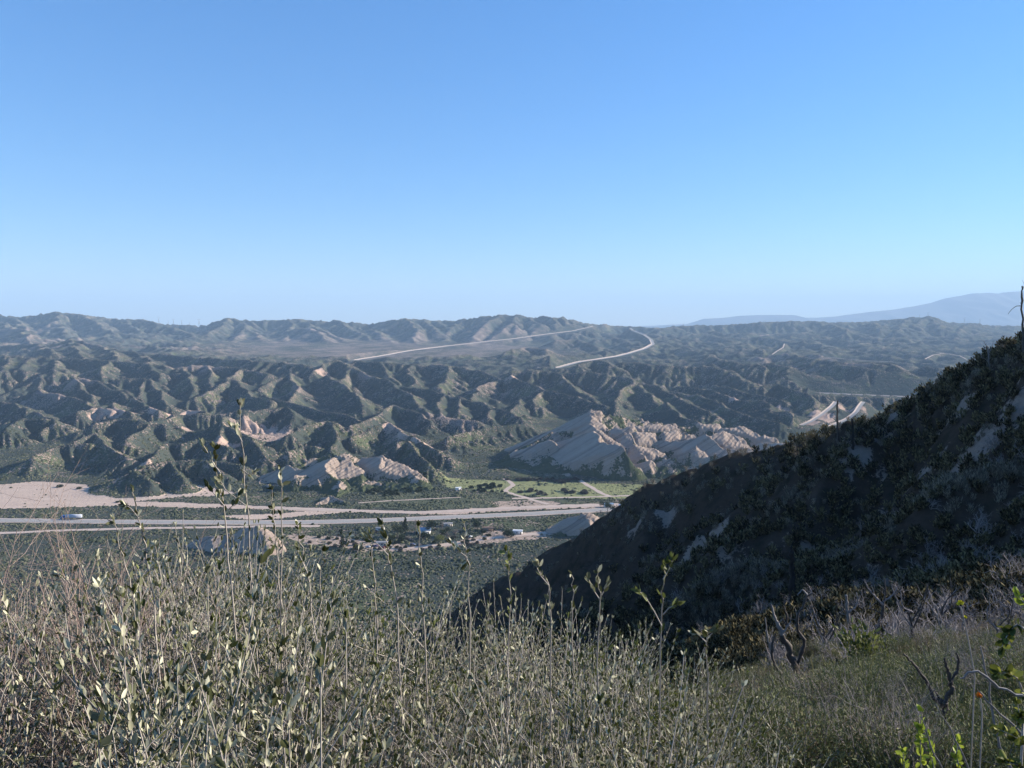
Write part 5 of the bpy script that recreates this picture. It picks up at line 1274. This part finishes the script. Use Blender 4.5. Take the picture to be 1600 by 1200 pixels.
house(663, 833, 11, 8, 3.2, .05, M_white, M_roofb, 'white ranch house with a pale blue roof among dark trees', 1.8)
house(809, 834, 8, 5, 2.8, -.1, M_white, M_white, 'small white shed alone right of the ranch yard', .7, 'shed', 1)
house(600, 852, 12, 4, 2.6, .1, M_wallc, M_roofg, 'long low cream building left of the ranch trees', .9, 'outbuilding', 4)
house(762, 829, 9, 5, 2.4, .0, M_wood, M_wood, 'brown wooden barn behind the pink yard', 1.2, 'barn', 1)
house(700, 822, 8, 4, 2.5, .2, M_wallc, M_roofg, 'small cream building behind the ranch road bend', .8, 'outbuilding', 2)
house(594, 829, 7, 4, 2.4, -.1, M_white, M_roofg, 'low pale shed left of the tall ranch conifer', .7, 'shed', 1)
house(716, 766, 6, 3, 3, .3, M_white, M_white, 'tiny white hut at the left end of the meadow', .6, 'hut', 1)
house(951, 792, 9, 5, 3, .1, M_white, M_roofb, 'pale blue roofed building beside the dome, left of the flat topped tree', .9, 'roadside_building', 2)
house(975, 794, 10, 5, 3, -.1, M_wallc, M_roofb, 'pale building where the highway meets the dark slope', .9, 'roadside_building', 2)
CARC = {'red': flat('red_car_paint', (.30,.05,.06), rough=.35, spec=.5), 'white': M_white, 'blue': flat('blue_car_paint', (.07,.11,.25), rough=.35, spec=.5), 'dark': flat('dark_car_paint', (.05,.05,.06), rough=.35, spec=.5), 'purple': flat('plum_car_paint', (.16,.10,.20), rough=.35, spec=.5), 'silver': flat('silver_car_paint', (.45,.46,.48), rough=.35, spec=.5)}
def car(px, py, c, rz, label):
    q = vz(px, py); e = empty('parked_car', (q[0], q[1], ZV+.05), rz, label, 'car')
    mb = MB(); mb.box((0, 0, .72), (4.5, 1.8, .62), taper=.96); mb.box((-.15, 0, 1.28), (2.5, 1.6, .52), taper=.82); b = mb.build('body', CARC[c], e)
    mb = MB(); mb.box((-.15, 0, 1.26), (2.2, 1.63, .34), taper=.86); mb.build('windows', M_glass, e)
    for wx in (-1.4, 1.4):
        for wy in (-.8, .8): wheel(e, wx, wy, .34, .22)
for a in [(588,854,'purple',.1,'plum coloured car at the left end of the ranch yard'),(600,857,'red',.4,'dark red car parked in the ranch yard'),(609,855,'dark',-.3,'black car beside the dark red one'),(645,852,'blue',.2,'blue car parked below the white house'),(654,852,'dark',1.2,'dark car right of the blue one below the house'),
          (576,856,'silver',.2,'silver car left of the plum coloured one'),(735,840,'white',.5,'white car on the ranch road')]: car(*a)
# trees
def blob_tree(px, py, H, R, label, m=M_tree, shape='round', n=900, name='tree', leaf=.7, bare=.12):
    H, R, n, leaf = H*1.25, R*1.25, int(n*1.5), leaf*1.1
    q = vz(px, py); e = empty(name, (q[0], q[1], ZV), rng.uniform(0, 6), label, 'tree')
    mb = MB(); tr = stem_path((0, 0, -.2), (0, 0, 1), H*.75, 5, .05); mb.tube(tr, np.linspace(.28, .08, 6)*H/8, 6)
    for k in range(6):
        i = rng.integers(2, 5); mb.tube(stem_path(tr[i], (rng.normal(), rng.normal(), .6), R*.8, 3, .1), np.linspace(.09, .03, 4), 4)
    mb.build('trunk', M_burnt, e)
    if shape == 'round': cen = rng.normal(size=(9, 3))*np.array((R*.42, R*.42, H*.13))+np.array((0, 0, H*.66)); rad = R*.5
    elif shape == 'flat': cen = rng.normal(size=(10, 3))*np.array((R*.5, R*.5, H*.05))+np.array((0, 0, H*.85)); rad = R*.38
    else:
        t = np.linspace(.12, .97, 9); cen = np.column_stack((rng.normal(size=9)*R*.15, rng.normal(size=9)*R*.15, t*H)); rad = None
    c = rng.integers(0, len(cen), n); v = rng.normal(size=(n, 3)); v /= np.linalg.norm(v, axis=1)[:, None]; v *= rng.uniform(.45, 1, (n, 1))
    rr = rad if rad else (R*(1.05-t))[c][:, None]
    p = cen[c]+v*rr*np.array((1, 1, .75))
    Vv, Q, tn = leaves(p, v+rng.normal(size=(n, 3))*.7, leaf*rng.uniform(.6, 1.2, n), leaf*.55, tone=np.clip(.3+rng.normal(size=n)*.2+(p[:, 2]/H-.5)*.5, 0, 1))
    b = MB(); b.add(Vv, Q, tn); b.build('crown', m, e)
for a in [(621,838,8.5,4.6,'large round dark tree left of the ranch house','round'),(633,830,10,2.6,'tall dark conifer behind the large round tree','cone'),(628,848,5,3,'low dark tree below the large round one','round'),(674,832,9,3.4,'dark tree touching the right side of the ranch house','round'),(660,842,5,3.6,'low spreading dark tree under the ranch house','round'),
          (746,828,7,4,'round dark tree above the pink yard','round'),(684,850,6,3.4,'yellowish tree beside the ranch road','round'),(534,858,15,1.8,'narrow dark cypress standing alone left of the ranch','cone'),(950,806,10,5.5,'flat topped pine by the highway at the foot of the spur','flat'),
          (540,855,5,2.4,'small dark tree at the foot of the cypress','round'),(795,838,4.5,4.5,'broad low tree left of the small white shed','round'),(560,862,4,3,'small olive tree left of the silver car','round'),(612,846,4,2.6,'small tree before the low pale shed','round'),(694,838,4.5,2.5,'small grey green tree by the road bend','round')]:
    blob_tree(*a[:5], shape=a[5], m=M_olive if 'yellowish' in a[4] else M_tree)
BR = [twig_meshes(4, 1.0, .45, 3, .03, 6, .18) for _ in range(2)]
for m in BR: m.materials.append(M_greytree)
for k, (px, py, s, lab) in enumerate([(650,826,8,'grey leafless tree behind the ranch house'),(640,845,6,'bare tree between the round tree and the house'),(700,842,7,'bare tree right of the yellowish one'),(712,835,7,'bare tree near the middle of the yard'),(690,828,8,'tall bare tree behind the road bend'),
        (780,828,7,'bare pale tree right of the round dark tree'),(725,830,6,'small bare tree left of the round dark tree'),(605,838,5,'thin bare tree left of the large round tree'),(965,800,8,'bare pale tree right of the flat topped pine'),(980,797,8,'bare pale tree beside the highway end'),(992,792,7,'last bare tree before the dark slope'),(938,802,5,'small bare tree on the crest of the grey dome')]):
    q = vz(px, py); put('bare_tree', [BR[k % 2]], (q[0], q[1], ZV), s, k, lab, 'tree', None, ('branches',))
# dark trees and thickets round the meadow
TS = []
for k in range(3):
    n = 420; v = rng.normal(size=(n, 3)); v /= np.linalg.norm(v, axis=1)[:, None]; c = np.clip(rng.normal(size=(6, 3)), -1.3, 1.3)*np.array((.22, .22, .08))+np.array((0, 0, .42)); p = c[rng.integers(0, 6, n)]+v*rng.uniform(.2, .45, (n, 1))
    p = np.vstack((p, np.column_stack((rng.normal(size=80)*.12, rng.normal(size=80)*.12, np.linspace(0, .6, 80))))); v = np.vstack((v, rng.normal(size=(80, 3)))); p[:, 2] = np.maximum(p[:, 2], 0); Vv, Q, tn = leaves(p, v, .22, .13); b = MB(); b.add(Vv, Q, tn); TS.append(b.me('crown'))
for m in TS: m.materials.append(M_tree)
M_thick = leaf_material('grey_thicket', (.075,.065,.055), (.17,.15,.13), 0, 1, 0)
TG = [m.copy() for m in TS]
for m in TG: m.materials.clear(); m.materials.append(M_thick)
grp = []
for k in range(46):
    t = rng.uniform(); px = 575+t*95+rng.uniform(-4, 4); py = 762+rng.uniform(-6, 10)+4*math.sin(t*5); grp.append((px, py, rng.uniform(2.5, 5), 0, 'dark tree in the grove below the pink sandstone hill', 'grove below the sandstone hill'))
for k in range(22): grp.append((rng.uniform(735, 788), rng.uniform(758, 770), rng.uniform(2.5, 4.5), 0, 'dark tree in the small grove at the left of the meadow', 'grove left of the meadow'))
for k in range(34): grp.append((rng.uniform(785, 905), 750.5+rng.uniform(-1.5, 1.5), rng.uniform(2.5, 4.5), 1, 'grey bare thicket tree along the far edge of the meadow', 'grey thicket behind the meadow'))
for cx, cy, w_, n in ((825,768,14,7),(850,772,10,5),(880,768,8,4),(902,770,17,10),(873,754,9,4)):
    for k in range(n): grp.append((cx+rng.uniform(-w_, w_), cy+rng.uniform(-2, 2), rng.uniform(2.5, 4.5), 1, 'grey bare thicket tree standing in the green meadow', 'grey thickets in the meadow'))
for k in range(85): grp.append((rng.uniform(480, 770), rng.uniform(828, 862), rng.uniform(1.6, 3.4), int(k % 2), 'small bushy tree scattered through the ranch ground', 'bushy trees round the ranch'))
for k, (px, py, s, g, lab, gr) in enumerate(grp):
    q = vz(px, py); z = far_z(q[0], q[1]); o = link('thicket_tree' if g else 'grove_tree', (TG if g else TS)[k % 3]); o.location = (q[0], q[1], float(z)-.2); o.scale = (s, s, s*rng.uniform(.7, 1)); o.rotation_euler[2] = rng.uniform(0, 6); tag(o, lab, 'tree', gr)
# dark lumps on the pale wash
for px, py, s, lab in ((94,761,5,'larger dark bush alone on the pale wash'),(124,764,4,'smaller dark bush right of the larger one on the wash'),(184,785,3,'low dark bush at the near rim of the wash')):
    q = vz(px, py); o = link('wash_bush', TS[0]); o.location = (q[0], q[1], ZV); o.scale = (s, s, s*.6); tag(o, lab, 'bush')
# pylons on the far ridges
def pylon(px, py_foot, d, H, label, kind=0):
    q = P(px, py_foot, d); e = empty('pylon', q, 0, label, 'pylon', 'electricity pylons on the far ridges')
    mb = MB(); w_ = H*.11
    for sx in (-1, 1):
        for sy in (-1, 1): mb.tube([(sx*w_, sy*w_, -6), (sx*w_*.25, sy*w_*.25, H*.62)], H*.009, 4)
    for z in (.15, .3, .45, .6):
        ww = w_*(1-z*1.2)+.5; mb.tube([(-ww, 0, z*H), (ww, 0, z*H+H*.06)], H*.006, 3); mb.tube([(ww, 0, z*H), (-ww, 0, z*H+H*.06)], H*.006, 3)
    mb.build('tower', M_pyl, e)
    mb = MB()
    for sx in (-1, 1): mb.tube([(0, 0, H*.6), (sx*H*.17, 0, H*.97)], H*.010, 4)
    mb.build('mast', M_pyl, e)
    mb = MB(); mb.tube([(-H*.28, 0, H*.97), (H*.28, 0, H*.97)], H*.011, 4); mb.build('cross_arm', M_pyl, e)
M_pyl = flat('galvanised_steel', (.16,.17,.19), var=.1, sc=.05)
for a in [(248,504.5,6200,48,'leftmost pylon in the left saddle'),(271,506.5,6300,42,'second pylon from the left in the saddle'),(284,507,6200,36,'short squat pylon in the middle of the saddle'),(311,508,6200,48,'rightmost pylon in the left saddle'),
          (263,506.5,7000,30,'faint small pylon left of the second one'),(296,508,7000,26,'faint small pylon left of the rightmost one'),
          (1068,510,6000,26,'lone pylon on the ridge left of the blue mountains'),(1450,495,6300,36,'pylon on the highest knoll at right'),(1437,496.5,6400,30,'pylon just left of the knoll top'),(1507,503.5,6400,38,'pylon on the low ridge right of the knoll'),(1531,505,6500,36,'rightmost pylon on the low ridge'),(1194,512,5600,50,'pale pylon below the plateau rim')]: pylon(*a)
# ================= camera, light, air =================
cam = bpy.data.objects.new('camera', bpy.data.cameras.new('camera')); C.objects.link(cam)
cam.data.sensor_width = 36; cam.data.lens = 36*F/1600; cam.data.clip_start = .05; cam.data.clip_end = 60000
cam.rotation_euler = (math.pi/2-PITCH, 0, 0)
sc = bpy.context.scene; sc.camera = cam
w = bpy.data.worlds.new('World'); sc.world = w; w.use_nodes = True
nt = w.node_tree; bg = nt.nodes['Background']
sky = nt.nodes.new('ShaderNodeTexSky'); sky.sky_type = 'NISHITA'; sky.sun_disc = False
sky.sun_elevation = SUN_EL; sky.sun_rotation = SUN_AZ
sky.altitude = 1000; sky.air_density = 1.15; sky.dust_density = 0; sky.ozone_density = 7
hs = nt.nodes.new('ShaderNodeHueSaturation'); hs.inputs['Saturation'].default_value = 1.25; hs.inputs['Hue'].default_value = .509; hs.inputs['Value'].default_value = .95; gm = nt.nodes.new('ShaderNodeGamma'); gm.inputs[1].default_value = .7; nt.links.new(sky.outputs[0], gm.inputs[0]); nt.links.new(gm.outputs[0], hs.inputs['Color']); nt.links.new(hs.outputs[0], bg.inputs[0]); bg.inputs[1].default_value = .15
sun = bpy.data.objects.new('sun', bpy.data.lights.new('sun', 'SUN')); C.objects.link(sun)
sun.data.energy = 5.0; sun.data.angle = math.radians(.53); sun.data.color = (1, .91, .80)
sd = Vector((math.sin(SUN_AZ)*math.cos(SUN_EL), math.cos(SUN_AZ)*math.cos(SUN_EL), math.sin(SUN_EL)))
sun.rotation_euler = sd.to_track_quat('Z', 'Y').to_euler()
sc.view_settings.view_transform = 'Standard'; sc.view_settings.look = 'None'; sc.view_settings.exposure = 1.2; sc.view_settings.gamma = 1
# the air itself
mb = MB(); mb.box((0, 13500, 330), (58000, 31800, 1300))
hz = NT('valley_air'); hz.t.nodes.remove(hz.b)
pv = hz.n('ShaderNodeVolumePrincipled'); pv.inputs['Color'].default_value = (.52, .745, 1, 1); pv.inputs['Density'].default_value = 6.6e-5
hz.l(pv.outputs[0], hz.out.inputs['Volume'])
haze = mb.build('haze', hz.m); tag(haze, 'thin blue haze filling the valley air', kind='stuff')
cy = sc.cycles
cy.max_bounces = 5; cy.diffuse_bounces = 2; cy.glossy_bounces = 1; cy.transmission_bounces = 2; cy.transparent_max_bounces = 6; cy.volume_bounces = 0
cy.caustics_reflective = False; cy.caustics_refractive = False
cy.use_adaptive_sampling = True; cy.adaptive_threshold = .02
